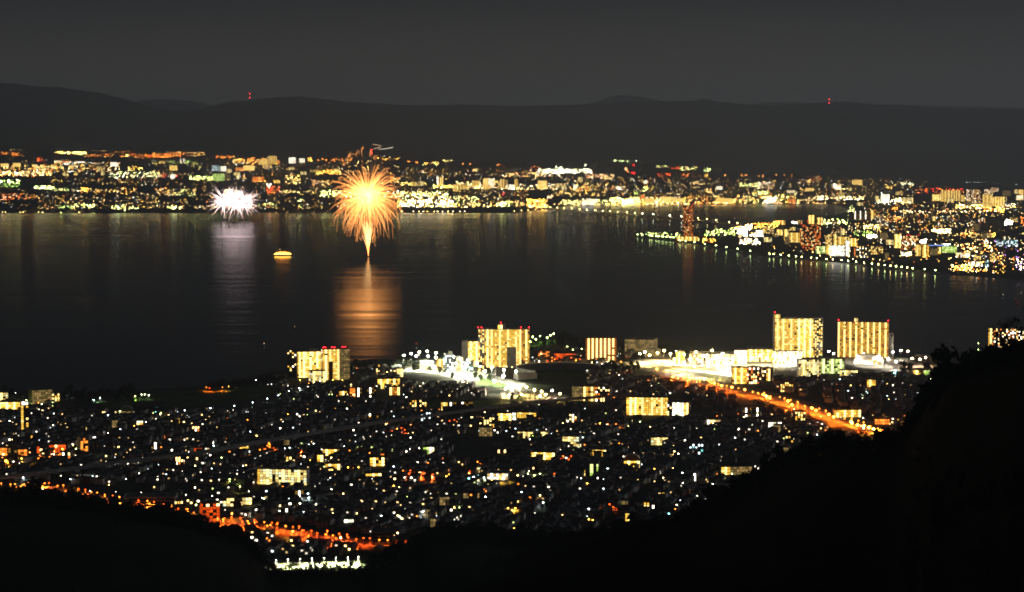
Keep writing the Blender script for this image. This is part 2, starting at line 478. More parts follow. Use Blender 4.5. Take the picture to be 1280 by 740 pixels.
# style: base weights of each window, extra bright columns (every, offset, glow)
ST = {
 'gold':   dict(w=[(('yel', 1.0), 5), (('yel', 1.3), 5), (('gold', .8), 2), (('ylw', 1.8), 2), (None, .3)], cols=(4, 1, ('ylw', 2.2))),
 'goldhi': dict(w=[(('yel', 1.3), 5), (('yel', 1.9), 4), (('ylw', 2.6), 2.5), (None, .3)], cols=(3, 1, ('ylw', 4))),
 'amber':  dict(w=[(('gold', .9), 5), (('gold', 1.5), 4), (('yel', 2.2), 2), (None, 1)], cols=(3, 1, ('ylw', 3.5))),
 'brown':  dict(w=[(('orange', .30), 5), (('orange', .5), 3)], cols=(2, 1, ('ylw', 3.2))),
 'stripe': dict(w=[(('gold', .6), 4), (('gold', 1.0), 3), (('orange', .5), 1.5), (None, .5)], cols=(3, 0, ('ylw', 2.6))),
 'cream':  dict(w=[(('ylw', .7), 4), (('ylw', 1.6), 4), (('pale', 1.0), 2), (None, 1)], cols=(5, 2, ('ylw', 3))),
 'white':  dict(w=[(('white', 2), 3), (('white', 5), 3), (('pale', 1.2), 2)], cols=None),
 'whitehi':dict(w=[(('white', 1.6), 3), (('ylw', 3), 3), (('white', 5), 2), (('gold', 1.2), 1.5), (('warm', .7), 1.2), (None, .4)], cols=None),
 'sparse': dict(w=[(None, 9), (('warm', 3), 1.6), (('white', 4), 1), (('gold', 1.5), .8)], cols=None),
 'spark':  dict(w=[(None, 5), (('warm', 3.5), 2), (('orange', 1.2), 1.2), (('white', 5), 1)], cols=None),
 'embers': dict(w=[(None, 7), (('warm', 2.2), 1.3), (('orange', 1.6), 2), (('redor', 1.5), .8)], cols=None),
 'half':   dict(w=[(None, 3), (('ylw', 2.5), 3), (('gold', 1.2), 2)], cols=None),
 'orange': dict(w=[(('orange', 1.1), 4), (('orange', 2.2), 3), (None, 1), (('warm', 4), .6)], cols=None),
 'red':    dict(w=[(('redor', .7), 4), (('redor', 1.4), 2), (None, 2), (('warm', 4), .5)], cols=None),
 'green':  dict(w=[(('lime', .6), 4), (('lime', 1.4), 3), (None, 2)], cols=(4, 1, ('lime', 3))),
 'grass':  dict(w=[(('green', .8), 4), (('lime', 1.6), 3)], cols=None),
 'cool':   dict(w=[(None, 4), (('cool', 2.5), 3), (('cyan', 1), 1)], cols=None),
 'dim':    dict(w=[(('ylw', .10), 3), (('ylw', .2), 4), (('warm', .35), 2)], cols=None),
 'off':    dict(w=[(None, 1)], cols=None),
 'bars':   dict(w=[(None, 3), (('gold', .3), 1)], cols=(5, 1, ('white', 6))),
}
def cells_row(b, x0, x1, y, z0, z1, bays, st, side=False, depth=None, xs=0.0, phase=0):
    s = ST[st]
    none = sum(w_ for v_, w_ in s['w'] if v_ is None) / sum(w_ for v_, w_ in s['w'])
    cov = .60 if none > .25 else .88
    for k in range(bays):
        a0 = k / bays; a1 = (k + cov) / bays
        c = s['cols']
        gl = c[2] if c and (k + phase) % c[0] == c[1] and RND() < .93 else pick(s['w'])
        m = g_(gl)
        if not side:
            xa, xb = x0 + (x1 - x0) * a0, x0 + (x1 - x0) * a1
            b.face([(xa, y, z0), (xb, y, z0), (xb, y, z1), (xa, y, z1)], m)
            if k < bays - 1:
                xc = x0 + (x1 - x0) * (k + 1) / bays; b.face([(xb, y, z0), (xc, y, z0), (xc, y, z1), (xb, y, z1)], M_GLASS if none > .25 else M_DARK)
        else:
            ya, yb = -depth / 2 + depth * a0, -depth / 2 + depth * a1
            P = [(xs, ya, z0), (xs, yb, z0), (xs, yb, z1), (xs, ya, z1)]
            b.face(P if xs > 0 else P[::-1], m)
            if k < bays - 1:
                yc = -depth / 2 + depth * (k + 1) / bays; P = [(xs, yb, z0), (xs, yc, z0), (xs, yc, z1), (xs, yb, z1)]; b.face(P if xs > 0 else P[::-1], M_DARK)

NB = [0]
def building(label, x0, x1, yt, yb, style, yaw=0.0, depth=14.0, wall=None, big=False, zones=None, side=None, roof='flat', cat='apartment building', name='apartment_building',
             group=None, beacons=(), pent=None, floor_h=3.0, bay=3.4, blank=None, base=None):
    """px box of the front; zones: [(from, to, style)] along the front in 0..1; side: style of the end walls"""
    g = base if base is not None else ground((x0 + x1) / 2, yb)
    mpp = sqrt(g.y ** 2 + g.x ** 2) / F
    wap = (x1 - x0) * mpp
    yr = R(yaw)
    w = max(4.0, (wap - depth * abs(sin(yr))) / cos(yr))
    top = above((x0 + x1) / 2, yt, g.y).z
    h = max(3.0, top - g.z)
    az = -atan2(g.x, g.y)
    dirv = Vector((g.x, g.y, 0)).normalized()
    off = (depth / 2 * cos(yr) + w / 2 * abs(sin(yr)))
    loc = Vector((g.x, g.y, g.z)) + dirv * off * .9
    root = empty(name, loc, az + yr)
    tag(root, label, cat, group)
    NB[0] += 1
    wall = wall or M_CONC
    fl = max(1, int(round(h / floor_h))); fh = h / fl
    b = MB(); b.box(0, 0, -.5, w, depth, h + .5, wall); b.build('wall', root)
    b = MB()
    if roof == 'flat':
        b.box(0, 0, h, w + .5, depth + .5, .5, M_FLAT, bottom=True)
        for sx, sy, px_, py_ in ((w + .5, .3, 0, -depth / 2 - .1), (w + .5, .3, 0, depth / 2 + .1), (.3, depth - .2, -w / 2 - .1, 0), (.3, depth - .2, w / 2 + .1, 0)):
            b.box(px_, py_, h + .5, sx, sy, .7, wall)
        for q in range(1 if w < 30 else 2):
            b.box((q - .5 * (w >= 30)) * w * .5, depth * .1, h + .5, min(5, w * .3), min(4, depth * .4), 2.2, M_GREY)
    elif roof == 'gable':
        b.gable(0, 0, h, w + 1.2, depth + 1.2, min(depth * .32, 5), M_ROOFG)
    elif roof == 'dome':
        N = 10
        for k in range(N):
            a, c = pi * k / N, pi * (k + 1) / N
            P = [(w / 2 * 1.02 * cos(a), h + min(w * .38, 9) * sin(a)), (w / 2 * 1.02 * cos(c), h + min(w * .38, 9) * sin(c))]
            b.face([(P[0][0], -depth / 2, P[0][1]), (P[0][0], depth / 2, P[0][1]), (P[1][0], depth / 2, P[1][1]), (P[1][0], -depth / 2, P[1][1])], M_METAL)
            b.face([(0, -depth / 2, h), (P[0][0], -depth / 2, P[0][1]), (P[1][0], -depth / 2, P[1][1])], wall)
    b.build('roof', root)
    zones = zones or [(0, 1, style)]
    yf = -depth / 2 - .12
    allb = MB()
    for k in range(fl):
        z0, z1 = k * fh + fh * .14, k * fh + fh * .95
        wb = MB() if big else allb
        for za, zb, s in zones:
            n = max(1, int(round(w * (zb - za) / bay)))
            if s: cells_row(wb, -w / 2 + w * za + .03, -w / 2 + w * zb, yf, z0, z1, n, s)
        if side:
            n = max(1, int(round(depth / bay)))
            for xs in (-w / 2 - .12, w / 2 + .12): cells_row(wb, 0, 0, 0, z0, z1, n, side, True, depth * .94, xs)
        if big:
            if wb.f: wb.build('window_row', root)
            sb = MB()
            sb.box(0, -depth / 2 - .7, k * fh - .12, w * .998, 1.4, .3, wall, bottom=True)
            sb.build('balcony', root)
    if not big:
        if allb.f: allb.build('glazing', root)
    if big:
        for xx in [-w / 2 + w * z[0] + .15 for z in zones] + [w / 2 - .2]:
            fb = MB(); fb.box(xx, -depth / 2 - .75, 0, .35, 1.5, h, wall); fb.build('party_wall', root)
    if blank:                                        # (from, to, height fraction, material): plain block in front
        a, c, hf, m = blank
        b = MB(); b.box(-w / 2 + w * (a + c) / 2, -depth / 2 - 2.5, -.5, w * (c - a), 4.0, h * hf, m); b.build('stair_block', root)
    if pent:
        for a, c, hh, s in pent:
            b = MB(); ww = w * (c - a); xx = -w / 2 + w * (a + c) / 2
            b.box(xx, 0, h + .5, ww, depth * .7, hh * mpp, wall)
            p = b.build('penthouse', root)
            if s:
                b = MB(); cells_row(b, xx - ww / 2 + .2, xx + ww / 2 - .2, -depth * .35 - .1, h + 1, h + hh * mpp - .5, max(1, int(ww / 3)), s); b.build('glazing', p)
    for a, zz in beacons:
        b = MB(); b.tube([(0, 0, 0), (0, 0, 2)], .12, .1, M_METAL, 4); b.octa(0, 0, 2.9, 1.1, glow('red', 14))
        b.build('warning_light', root, loc=(-w / 2 + w * a, -depth * .3, h + .5 + zz * mpp))
    return root

G_TOW = 'lit apartment buildings of the near shore'
building('dark slim apartment tower with few lit windows, left of the two golden towers', 359.5, 371.5, 438, 471, 'sparse', 0, 16, M_GREY, True, group=G_TOW)
building('golden white balconied tower, left one of the close pair by the dark lakeside', 370, 401, 440, 472, 'goldhi', 8, 16, M_PALE, True, zones=[(0, .15, 'amber'), (.15, 1, 'goldhi')], group=G_TOW, pent=[(.55, .9, 2.5, None)])
building('golden tower with grey end and red roof lamps, right one of the close pair', 401, 437.5, 437, 475, 'gold', 10, 16, M_CONC, True, zones=[(0, .18, 'amber'), (.18, .62, 'gold'), (.62, 1, 'dim')], blank=(.22, .36, .62, M_BROWN), group=G_TOW, side='sparse',
         beacons=[(.05, 0), (.12, 0), (.36, 0), (.45, 0), (.75, 0), (.85, 0)])
building('low podium block with bright grid windows between the close pair of golden towers', 386, 407, 464, 478, 'cream', 0, 14, M_PALE, base=None, group=G_TOW)
building('pale half lit slab standing against the left end of the wide golden tower', 577, 600, 427, 458, 'gold', 0, 16, M_CONC, True, zones=[(0, .34, None), (.34, 1, 'goldhi')], group=G_TOW)
building('wide golden apartment tower with red roof beacons and a grey stair block', 598, 662, 412, 459, 'gold', 0, 22, M_PALE, True,
         zones=[(0, .12, 'half'), (.12, .2, 'amber'), (.2, .8, 'gold'), (.8, 1, 'stripe')], blank=(.56, .74, .55, M_CONC), pent=[(.38, .52, 6, 'amber')],
         beacons=[(-.01, 0), (.06, 0), (.44, 6), (.83, 0), (.99, 0)], group=G_TOW)
building('brown apartment tower with rows of white window dots', 732, 770.5, 423, 452, 'brown', 0, 18, M_BROWN, True, group=G_TOW)
building('dim wide office block with lit eaves beside the brown tower', 781, 822, 425, 441, 'dim', -12, 40, M_CONC, floor_h=4, cat='office building', name='office_building', side='dim')
building('low dim annex in front of the wide dim office block', 806, 826, 437, 446, 'dim', 0, 20, M_PALE, floor_h=4, cat='office building', name='office_building')
building('tall golden lakeside tower with one red beacon on its left corner', 966, 1028, 399, 447, 'goldhi', 10, 20, M_PALE, True,
         zones=[(0, .12, 'gold'), (.12, .45, 'gold'), (.45, .8, 'goldhi'), (.8, 1, 'half')], pent=[(.0, .12, 5.5, 'gold'), (.2, .5, 1.5, None)], beacons=[(.01, 6)], group=G_TOW)
building('tall lakeside tower with white stripes and two red corner beacons', 1047.5, 1110.5, 403, 447, 'stripe', -3, 20, M_BROWN, True,
         pent=[(.32, .4, 5, 'cream'), (.1, .16, 1.5, None)], beacons=[(.01, 0), (.985, 0)], group=G_TOW)
building('slim pinkish tower without windows at the right of the striped lakeside tower', 1111, 1116.5, 418, 447, 'off', 0, 12, M_PALE, group=G_TOW)
building('cream slab with lit stairwells, left part, in front of the tall golden lakeside tower', 996, 1026, 450, 471, 'cream', 14, 13, M_PALE, group=G_TOW)
building('cream slab with dimmer windows, right part, below the two tall lakeside towers', 1026, 1056, 449, 467, 'green', -6, 13, M_PALE, group=G_TOW)
building('apartment block with tall orange lit columns half hidden by the hillside trees', 1236, 1282, 411, 446, 'spark', 0, 16, M_DARK, True, zones=[(0, .1, 'amber'), (.1, 1, 'spark')], group=G_TOW)
building('golden slab block with bright corridor rows in the middle of town', 783, 835, 497, 519, 'gold', 0, 13, M_PALE, zones=[(0, .14, 'amber'), (.14, .3, 'goldhi'), (.3, 1, 'gold')], group=G_TOW)
building('dark block with white striped balconies at the right of the golden slab', 834, 863, 503.5, 520, 'white', -12, 13, M_DARK, zones=[(0, .25, 'sparse'), (.25, .8, 'white'), (.8, 1, 'amber')], group=G_TOW)
building('slab with grey left end and warm lit middle beside the car park', 715, 765, 484, 502, 'stripe', -10, 14, M_CONC, zones=[(0, .3, 'dim'), (.3, .62, 'stripe'), (.62, 1, 'spark')], group=G_TOW)
building('orange lit slab with bright window columns beyond the boulevard', 914, 952, 460, 480, 'stripe', 8, 13, M_BROWN, zones=[(0, .5, 'amber'), (.5, 1, 'spark')], group=G_TOW)
building('short orange block at the right end of the orange lit slab', 951, 966, 461, 476, 'amber', -20, 12, M_BROWN, zones=[(0, .6, 'spark'), (.6, 1, 'amber')], group=G_TOW)
building('small warm lit block with six bright windows below the orange slab', 976, 992, 478, 490, 'half', 0, 11, M_BROWN, group=G_TOW)
building('orange apartment block facing the dark streets below the striped tower', 1077, 1098, 475, 487, 'amber', -20, 12, M_BROWN, zones=[(0, .4, 'off'), (.4, 1, 'amber')], group=G_TOW)
building('long pale slab block with blazing white corridors', 322, 387, 588, 607, 'white', -15, 12, M_PALE, zones=[(0, .05, 'amber'), (.05, 1, 'cream')], group=G_TOW)
building('tall orange washed end wall of a block by the left viaduct', 96, 112, 548, 568, 'orange', 25, 12, M_PALE, zones=[(0, .8, 'orange')], group=G_TOW)
building('orange lit block with white stair windows nearest the left edge of town', 11, 23, 557, 578, 'orange', 0, 14, M_CONC, zones=[(0, .3, 'bars'), (.3, .6, 'off'), (.6, 1, 'bars')], group=G_TOW)
building('glowing orange low block behind the orange street lamp', 22, 34, 562, 577, 'orange', 0, 14, M_PALE, group=G_TOW)
building('dim orange washed block behind the second orange street lamp', 44, 60, 558, 570, 'orange', 10, 14, M_CONC, zones=[(0, .5, 'red'), (.5, 1, 'off')], group=G_TOW)
building('orange washed block furthest right of the orange group', 62, 82, 556, 566, 'red', 0, 12, M_CONC, group=G_TOW)
building('orange block cut by the left edge of the view', -4, 9, 560, 576, 'orange', 0, 12, M_CONC, group=G_TOW)
building('red lit stepped apartment block by the road under the hill', 250, 275, 630, 656, 'red', 12, 14, M_BROWN, group=G_TOW, side='red')
building('red glowing depot building with a rounded roof at the foot of the hill', 494, 509, 675, 688, 'red', 0, 14, M_BROWN, roof='gable', cat='depot', name='depot_building')
building('dim grey warehouse beside the red glowing depot', 466, 492, 666, 682, 'off', 0, 20, M_GREY, cat='warehouse', name='warehouse')
building('long dim warehouse with a pale flank behind the hill road', 155, 222, 623, 634, 'off', -6, 30, M_PALE, cat='warehouse', name='warehouse')
building('pale yellow lit hall with one bright wall on the dark lakeside', 36, 65, 488, 505, 'cream', 20, 16, surf('yellow_render', (.5, .48, .3), .8, .1, .1), cat='hall', name='town_hall_block', zones=[(0, 1, 'dim')])
building('pale block with glowing upper floor at the left edge of the lakeside', -6, 10, 491, 503, 'cream', 0, 14, M_PALE, group=G_TOW)
building('terraced block with rows of warm lit arcades on the left lakeside', -4, 27, 503, 515, 'goldhi', -8, 16, M_PALE, group=G_TOW)
building('slim lit stair tower with a bright top on the left lakeside', 27, 37, 507, 540, 'bars', 0, 9, M_GREY, zones=[(0, .3, 'gold'), (.3, .6, 'off'), (.6, 1, 'half')], pent=[(.1, .9, 5, 'whitehi')], group=G_TOW)
building('domed pale green hall beside the dark lakeside park', 151, 166, 514, 520, 'pale' if False else 'dim', 0, 22, surf('green_render', (.4, .46, .22), .8, .1, .1), roof='dome', cat='hall', name='domed_hall')
building('long dark workshop with a faint row of windows beside the domed hall', 168, 206, 508, 517, 'off', 0, 24, M_GREY, cat='workshop', name='workshop', roof='gable')
building('dark low shed roof on the left of the domed hall', 100, 127, 510, 516, 'off', 0, 20, M_GREY, cat='shed', name='storage_shed', roof='gable')
building('low shop with a bright white front below the domed hall', 171, 179, 526, 531, 'whitehi', 0, 12, M_PALE, cat='shop', name='shop_building')
building('apartment block with three tall white stairwells and an orange end', 436, 471, 485, 497, 'bars', 8, 12, M_BROWN, zones=[(0, .2, 'orange'), (.2, 1, 'bars')], group=G_TOW)
building('warm lit porch house beside the block with white stairwells', 420, 434, 489, 499, 'goldhi', 0, 12, M_BROWN, zones=[(.3, 1, 'amber')], group=G_TOW, roof='gable')
building('orange grid block on the low rise right of the white stairwells', 470, 500, 474, 486, 'amber', 12, 12, M_BROWN, group=G_TOW)
building('warm striped block just below the orange grid block', 487, 500, 484, 494, 'half', 0, 12, M_BROWN, zones=[(0, 1, 'stripe')], group=G_TOW)
building('row block with four white stairwells beside the dark field', 550, 592, 503, 513, 'bars', 8, 12, M_CONC, zones=[(0, .2, 'gold'), (.2, 1, 'bars')], group=G_TOW)
building('low pinkish row roof in front of the block with four white stairwells', 553, 592, 512, 518, 'off', 8, 14, M_BROWN, roof='gable', group=G_TOW)
building('block with six bright floors of warm windows below the dark field', 605, 619, 522, 538, 'half', 0, 12, M_CONC, group=G_TOW)
building('low block with rows of yellow lit corridors near the car park', 622, 641, 517, 526, 'goldhi', -8, 12, M_BROWN, group=G_TOW)
building('long low block with a single warm lit row below the car park', 646, 672, 516, 523, 'gold', -10, 10, M_CONC, group=G_TOW)
building('pale striped school block left of a green lit court', 647, 668, 540, 548, 'cream', -8, 12, M_PALE, cat='school', name='school_building')
building('pale lit school wing right of the green lit court', 673, 687, 540, 549, 'cream', -10, 12, M_PALE, cat='school', name='school_building')
building('square pale gymnasium with a glowing front near the school', 703, 727, 546, 558, 'cream', -8, 22, M_PALE, cat='gymnasium', name='gymnasium')
building('long school block with three rows of warm lamps', 664, 696, 566, 575, 'goldhi', -10, 12, M_BROWN, cat='school', name='school_building', zones=[(0, 1, 'goldhi')])
building('low hall with a long blazing yellow front', 609, 637, 592, 600, 'whitehi', -6, 16, M_PALE, cat='hall', name='market_hall')
building('block with two yellow green lit columns in the middle of town', 729, 748, 580, 595, 'green', 0, 12, M_DARK, zones=[(0, .2, 'half'), (.2, .45, 'off'), (.45, .68, 'grass'), (.68, .88, 'off'), (.88, 1, 'grass')], group=G_TOW)
building('round roofed pavilion glowing yellow in the middle of town', 780, 800, 576, 587, 'goldhi', 0, 18, M_BROWN, cat='pavilion', name='pavilion', roof='dome')
building('grey block with white stepped windows among small houses', 862, 880, 555, 568, 'cool', 0, 11, M_CONC, group=G_TOW)
building('long dim yellow school with a dark roof near the wooded slope', 898, 940, 584, 594, 'dim', 14, 14, surf('yellow_render', (.5, .48, .3), .8, .1, .1), cat='school', name='school_building', zones=[(0, .3, 'gold'), (.3, 1, 'dim')], roof='gable')
building('low block with two white striped floors below the boulevard', 931, 946, 530, 536, 'white', 10, 10, M_DARK, group=G_TOW)
building('low white striped block closest to the boulevard', 959, 977, 528, 535, 'white', 10, 10, M_PALE, group=G_TOW)
building('supermarket with a bright white lit front among dark houses', 882, 908, 525, 531, 'whitehi', 6, 20, M_PALE, cat='shop', name='supermarket')
building('warm lit block at the bend of the near viaduct', 358, 372, 571, 582, 'half', -10, 11, M_BROWN, group=G_TOW)
building('low row of shops with orange fronts under the viaduct', 403, 434, 562, 570, 'orange', -8, 12, M_BROWN, cat='shop', name='shop_row', zones=[(0, 1, 'amber')])
building('long pale green lit arcade behind the orange shop fronts', 434, 468, 558, 565, 'green', -10, 10, M_CONC, cat='shop', name='shop_row')
building('dark shop with a long green lit sign wall', 475, 492, 561, 566, 'grass', 0, 18, M_DARK, cat='shop', name='shop_building', floor_h=5)
building('small orange glowing cube of a shop below the green sign wall', 476, 485, 567, 576, 'orange', 0, 10, M_BROWN, cat='shop', name='shop_building')
building('lime lit shop with a white right end', 529, 543, 559, 570, 'grass', 0, 12, M_DARK, cat='shop', name='shop_building', zones=[(0, .55, 'grass'), (.55, 1, 'whitehi')])
building('low restaurant with many yellow lamps in two rows', 407, 427, 580, 589, 'amber', -6, 14, M_BROWN, cat='restaurant', name='restaurant')
building('warm glowing market hall with striped lamps near the railway', 455, 477, 592, 603, 'goldhi', 8, 14, M_BROWN, cat='hall', name='market_hall')
building('low dark hall with a red lit edge', 507, 531, 590, 597, 'off', 10, 22, M_DARK, cat='hall', name='market_hall', zones=[(0, 1, 'red')])
building('shop with red and white sign boards beside the viaduct', 243, 262, 560, 568, 'red', 0, 12, M_BROWN, cat='shop', name='shop_building', zones=[(0, .7, 'red'), (.7, 1, 'whitehi')])
building('low lit shop with pale front beside the viaduct', 292, 312, 556, 561, 'goldhi', -6, 12, M_PALE, cat='shop', name='shop_building')
building('two storey house with a pale lit balcony at the railway', 279, 294, 623, 633, 'cream', -6, 10, M_PALE, group=G_TOW, roof='flat')
building('white lit house with arched windows beside the railway', 303, 316, 622, 631, 'cream', -6, 10, M_PALE, group=G_TOW, roof='gable')
building('white ended clubhouse at the left of the sports ground', 496, 504, 461, 471, 'cream', 0, 12, M_PALE, cat='clubhouse', name='clubhouse')
building('blazing white sports hall behind the floodlit ground', 525, 542, 452, 463, 'whitehi', 0, 18, M_PALE, cat='hall', name='sports_hall')
building('yellow gabled block at the left of the small white towers', 546, 554, 449, 463, 'amber', 0, 14, M_BROWN, group=G_TOW)
building('small white windowed tower with a roof mast behind the sports ground', 554, 567, 444, 463, 'cool', 0, 14, M_CONC, group=G_TOW, pent=[(.5, .9, 4, None)])
building('pale stepped block beside the small white windowed tower', 570, 579, 447, 465, 'cream', 0, 12, M_PALE, group=G_TOW)
building('dim grey block behind the pale stepped block', 578, 592, 452, 465, 'cool', 0, 12, M_GREY, group=G_TOW)
building('pale plain hall in front of the wide golden tower', 614, 628, 461, 471, 'off', -30, 20, M_PALE, cat='hall', name='gymnasium')
building('dark slim block of the shore below the sports ground', 468, 478, 456, 470, 'sparse', 0, 14, M_GREY, group=G_TOW)
building('low brick shop with warm windows behind the dark stadium', 673, 687, 439, 450, 'orange', 0, 16, M_BROWN, cat='shop', name='shop_building')
building('warm lit row house behind the dark stadium', 690, 720, 442, 449, 'red', 0, 14, M_BROWN, cat='shop', name='shop_row', roof='gable')
building('blazing white department store in the middle of the shopping quarter', 862, 922, 443, 455, 'whitehi', 0, 40, M_PALE, cat='department store', name='department_store', floor_h=5)
building('pale office block with a sign roof at the left of the department store', 845, 856, 440, 455, 'goldhi', 0, 16, M_PALE, cat='office building', name='office_building')
building('white block with a dark roof at the right of the department store', 918, 934, 438, 455, 'white', 0, 20, M_BROWN, cat='office building', name='office_building')
building('wide low pale mall beside the tall golden lakeside tower', 934, 966, 437, 452, 'goldhi', 0, 40, M_PALE, cat='shopping mall', name='shopping_mall', floor_h=5)
building('blazing white podium at the foot of the tall golden lakeside tower', 966, 1003, 440, 455, 'whitehi', 0, 20, M_PALE, cat='shopping mall', name='shopping_mall', floor_h=5)
building('white domed arena blazing below the striped lakeside tower', 1068, 1104, 450, 455, 'whitehi', 0, 30, M_PALE, roof='dome', cat='arena', name='arena')
building('long white lit market hall in front of the domed arena', 1050, 1072, 463, 471, 'cream', 0, 14, M_PALE, cat='hall', name='market_hall')
building('pale green lit shop right of the white market square', 1140, 1168, 463, 473, 'green', 8, 20, M_PALE, cat='shop', name='shop_building', zones=[(0, .5, 'goldhi'), (.5, 1, 'grass')])
building('long low grey shed by the water right of the market square', 1144, 1180, 446, 452, 'off', 0, 30, M_PALE, cat='shed', name='storage_shed')
building('orange lit house row with teal sign at the boulevard', 1040, 1076, 513, 522, 'amber', 14, 12, M_BROWN, cat='shop', name='shop_row')
building('low warm shop at the near end of the boulevard', 1092, 1112, 524, 531, 'orange', 10, 12, M_BROWN, cat='shop', name='shop_row')
block(355, 436, 440, 480); block(320, 585, 390, 607); block(780, 494, 866, 522); block(712, 482, 768, 503); block(240, 628, 280, 657)
block(994, 447, 1058, 472); block(912, 458, 968, 482); block(895, 580, 942, 597); block(608, 590, 640, 603); block(492, 672, 512, 692)
block(434, 484, 502, 499); block(548, 500, 594, 519)

# the dark stadium: curved stand
st = empty('stadium', ground(700, 468)); tag(st, 'dark baseball stadium with a curved pale stand rim', 'stadium')
def arc_pts(r, a0, a1, n=24): return [(r * cos(R(a0 + (a1 - a0) * k / n)), r * 1.15 * sin(R(a0 + (a1 - a0) * k / n))) for k in range(n + 1)]
sb, rb = MB(), MB()
A0, A1, A2 = arc_pts(48, 20, 235), arc_pts(70, 20, 235), arc_pts(71, 20, 235)
for k in range(24):
    sb.face([(*A0[k], 2), (*A0[k + 1], 2), (*A1[k + 1], 11), (*A1[k], 11)], M_DARK)
    rb.face([(*A2[k], 0), (*A2[k + 1], 0), (*A2[k + 1], 13), (*A2[k], 13)], M_PALE)
    rb.face([(*A1[k], 13), (*A1[k + 1], 13), (*A2[k + 1], 13), (*A2[k], 13)], M_PALE)
    rb.face([(*A1[k + 1], 10), (*A1[k], 10), (*A1[k], 13), (*A1[k + 1], 13)], M_PALE)
sb.build('seating', st); rb.build('outer_wall', st)
b = MB(); b.face([(x * .98, y * .98, .3) for x, y in arc_pts(48, 0, 345)], M_LAWN); b.build('playing_field', st)
b = MB(); b.box(-56, -66, 0, 34, 16, 9, M_PALE, .5); b.build('entrance_block', st)

# ------------------------------------------------------------------ lamps
LAMPG = {}
def lamp_light(tint, w):
    w = float('%.2g' % w); k = (tint, w)
    if k not in LAMPG:
        ld = bpy.data.lights.new('lamp_light', 'SPOT'); ld.energy = w; ld.color = (1, .15, .008) if tint == 'orange' else TINT[tint]; ld.shadow_soft_size = .4; ld.spot_size = R(152); ld.spot_blend = .35
        LAMPG[k] = ld
    return LAMPG[k]
def lamp_mesh(tint, s, r, h):
    s = min(s, (40.0 if r >= 1.9 else 9.0) if tint in ('orange', 'redor') else 50.0 if r > 1 else 22.0)
    k = (tint, s, r, h)
    if k not in LAMPG:
        p = MB(); p.tube([(0, 0, 0), (0, 0, h - r)], .14, .09, M_METAL, 5); p.tube([(0, 0, h - r), (0, -.9, h - r + .15)], .07, .06, M_METAL, 4)
        q = MB(); q.octa(0, -.9, h, r, glow(tint, s), r * .8)
        LAMPG[k] = (p.mesh('pole'), q.mesh('lamp_head'))
    return LAMPG[k]
CNAME = dict(warm='warm white', white='white', cool='cool white', orange='orange', redor='deep orange', red='red', green='green', yel='yellow', ylw='pale yellow', cyan='teal', blue='blue', lime='yellow green', gold='amber', peach='peach', pale='pale', violet='violet')
NL = [0]
def lamp(px, py, tint='white', s=60.0, r=.6, h=7.0, name='street_lamp', label=None, group='street lamps of the town', cat='street lamp', where=None, power=None, haze=0):
    """a lamp whose head shows at (px, py)"""
    d = ray(px, py)
    g = ground(px, py)
    for _ in range(6):
        hz = above(px, py, g.y).z
        # walk toward the camera until the head sits h above the ground
        if lerp(FAR_START, px) > g.y:
            D = (H - 2.0 - h) / -d[2] * d[1]
            g = Vector((d[0] * D / d[1], D, 2.0)); break
        err = hz - g.z - h
        D = g.y - 400 if err < 0 else g.y
        g = Vector((d[0] * D / d[1], D, zfar(px, D))); break
    pm, hm = lamp_mesh(tint, s, r, h)
    root = empty(name, g, -atan2(g.x, g.y))
    tag(root, label or ('%s street lamp %s' % (CNAME[tint], where or place(px, py))), cat, group)
    for nm, me in (('pole', pm), ('lamp_head', hm)):
        o = bpy.data.objects.new(nm, me); COL.objects.link(o); o.parent = root
    if s >= 60:
        o = bpy.data.objects.new('lamp_light', lamp_light(tint, power or (260 if tint in ('orange', 'redor') else 70 if tint == 'gold' else 25) * s * r * r)); COL.objects.link(o); o.parent = root; o.location = (0, -.9, h - r - .5)
    if haze:  # second unseen light over the head, added to make the haze glow
        k = ('haze', tint, haze)
        if k not in LAMPG:
            ld = bpy.data.lights.new('lamp_light', 'POINT'); ld.energy = haze; ld.color = TINT[tint]; ld.shadow_soft_size = .6; LAMPG[k] = ld
        o = bpy.data.objects.new('lamp_light', LAMPG[k]); COL.objects.link(o); o.parent = root; o.location = (0, -1.2, h + r + 1)
    NL[0] += 1
    return root
def flood(px, py, tint='white', s=900.0, r=1.1, h=16.0, label=None, where=None, power=None, haze=0):
    return lamp(px, py, tint, s, r, h, 'floodlight_mast', label or ('tall %s floodlight mast %s' % (CNAME[tint], where or place(px, py))), 'floodlight masts of the near shore', 'floodlight', power=power, haze=haze)

for px, py in [(841, 471), (893, 479), (902, 482), (931, 487), (954, 493), (962, 497), (985, 501), (990, 506), (821, 461), (834, 464), (848, 469), (862, 473), (915, 484), (1015, 510), (1020, 513), (1036, 518), (1042, 521), (1065, 529), (1072, 531), (1100, 538), (1108, 541), (1120, 545)]:
    lamp(px, py, 'orange', 2600, 1.9, 12, name='boulevard_lamp', power=110000, haze=5000, label='orange street lamp lining the bright boulevard through the near town', group='orange lamps along the boulevard')
for k_ in range(34):
    px = 850 + k_ * 8.2 + U(-2, 2); lamp(px, lerp(BLVD, px) + random.choice((-1.2, -3.5)), 'orange', 1500, 1.2, 9, name='boulevard_lamp', power=110000, haze=5000, label='orange street lamp lining the bright boulevard through the near town', group='orange lamps along the boulevard')
for px, py in [(1080, 532), (1086, 534), (1092, 536), (1076, 530), (958, 495), (1064, 527)]:
    lamp(px, py, 'gold', 3000, 1.8, 10, name='boulevard_lamp', power=22000, label='very bright yellow lamp among the orange ones on the boulevard', group='yellow lamps along the boulevard')
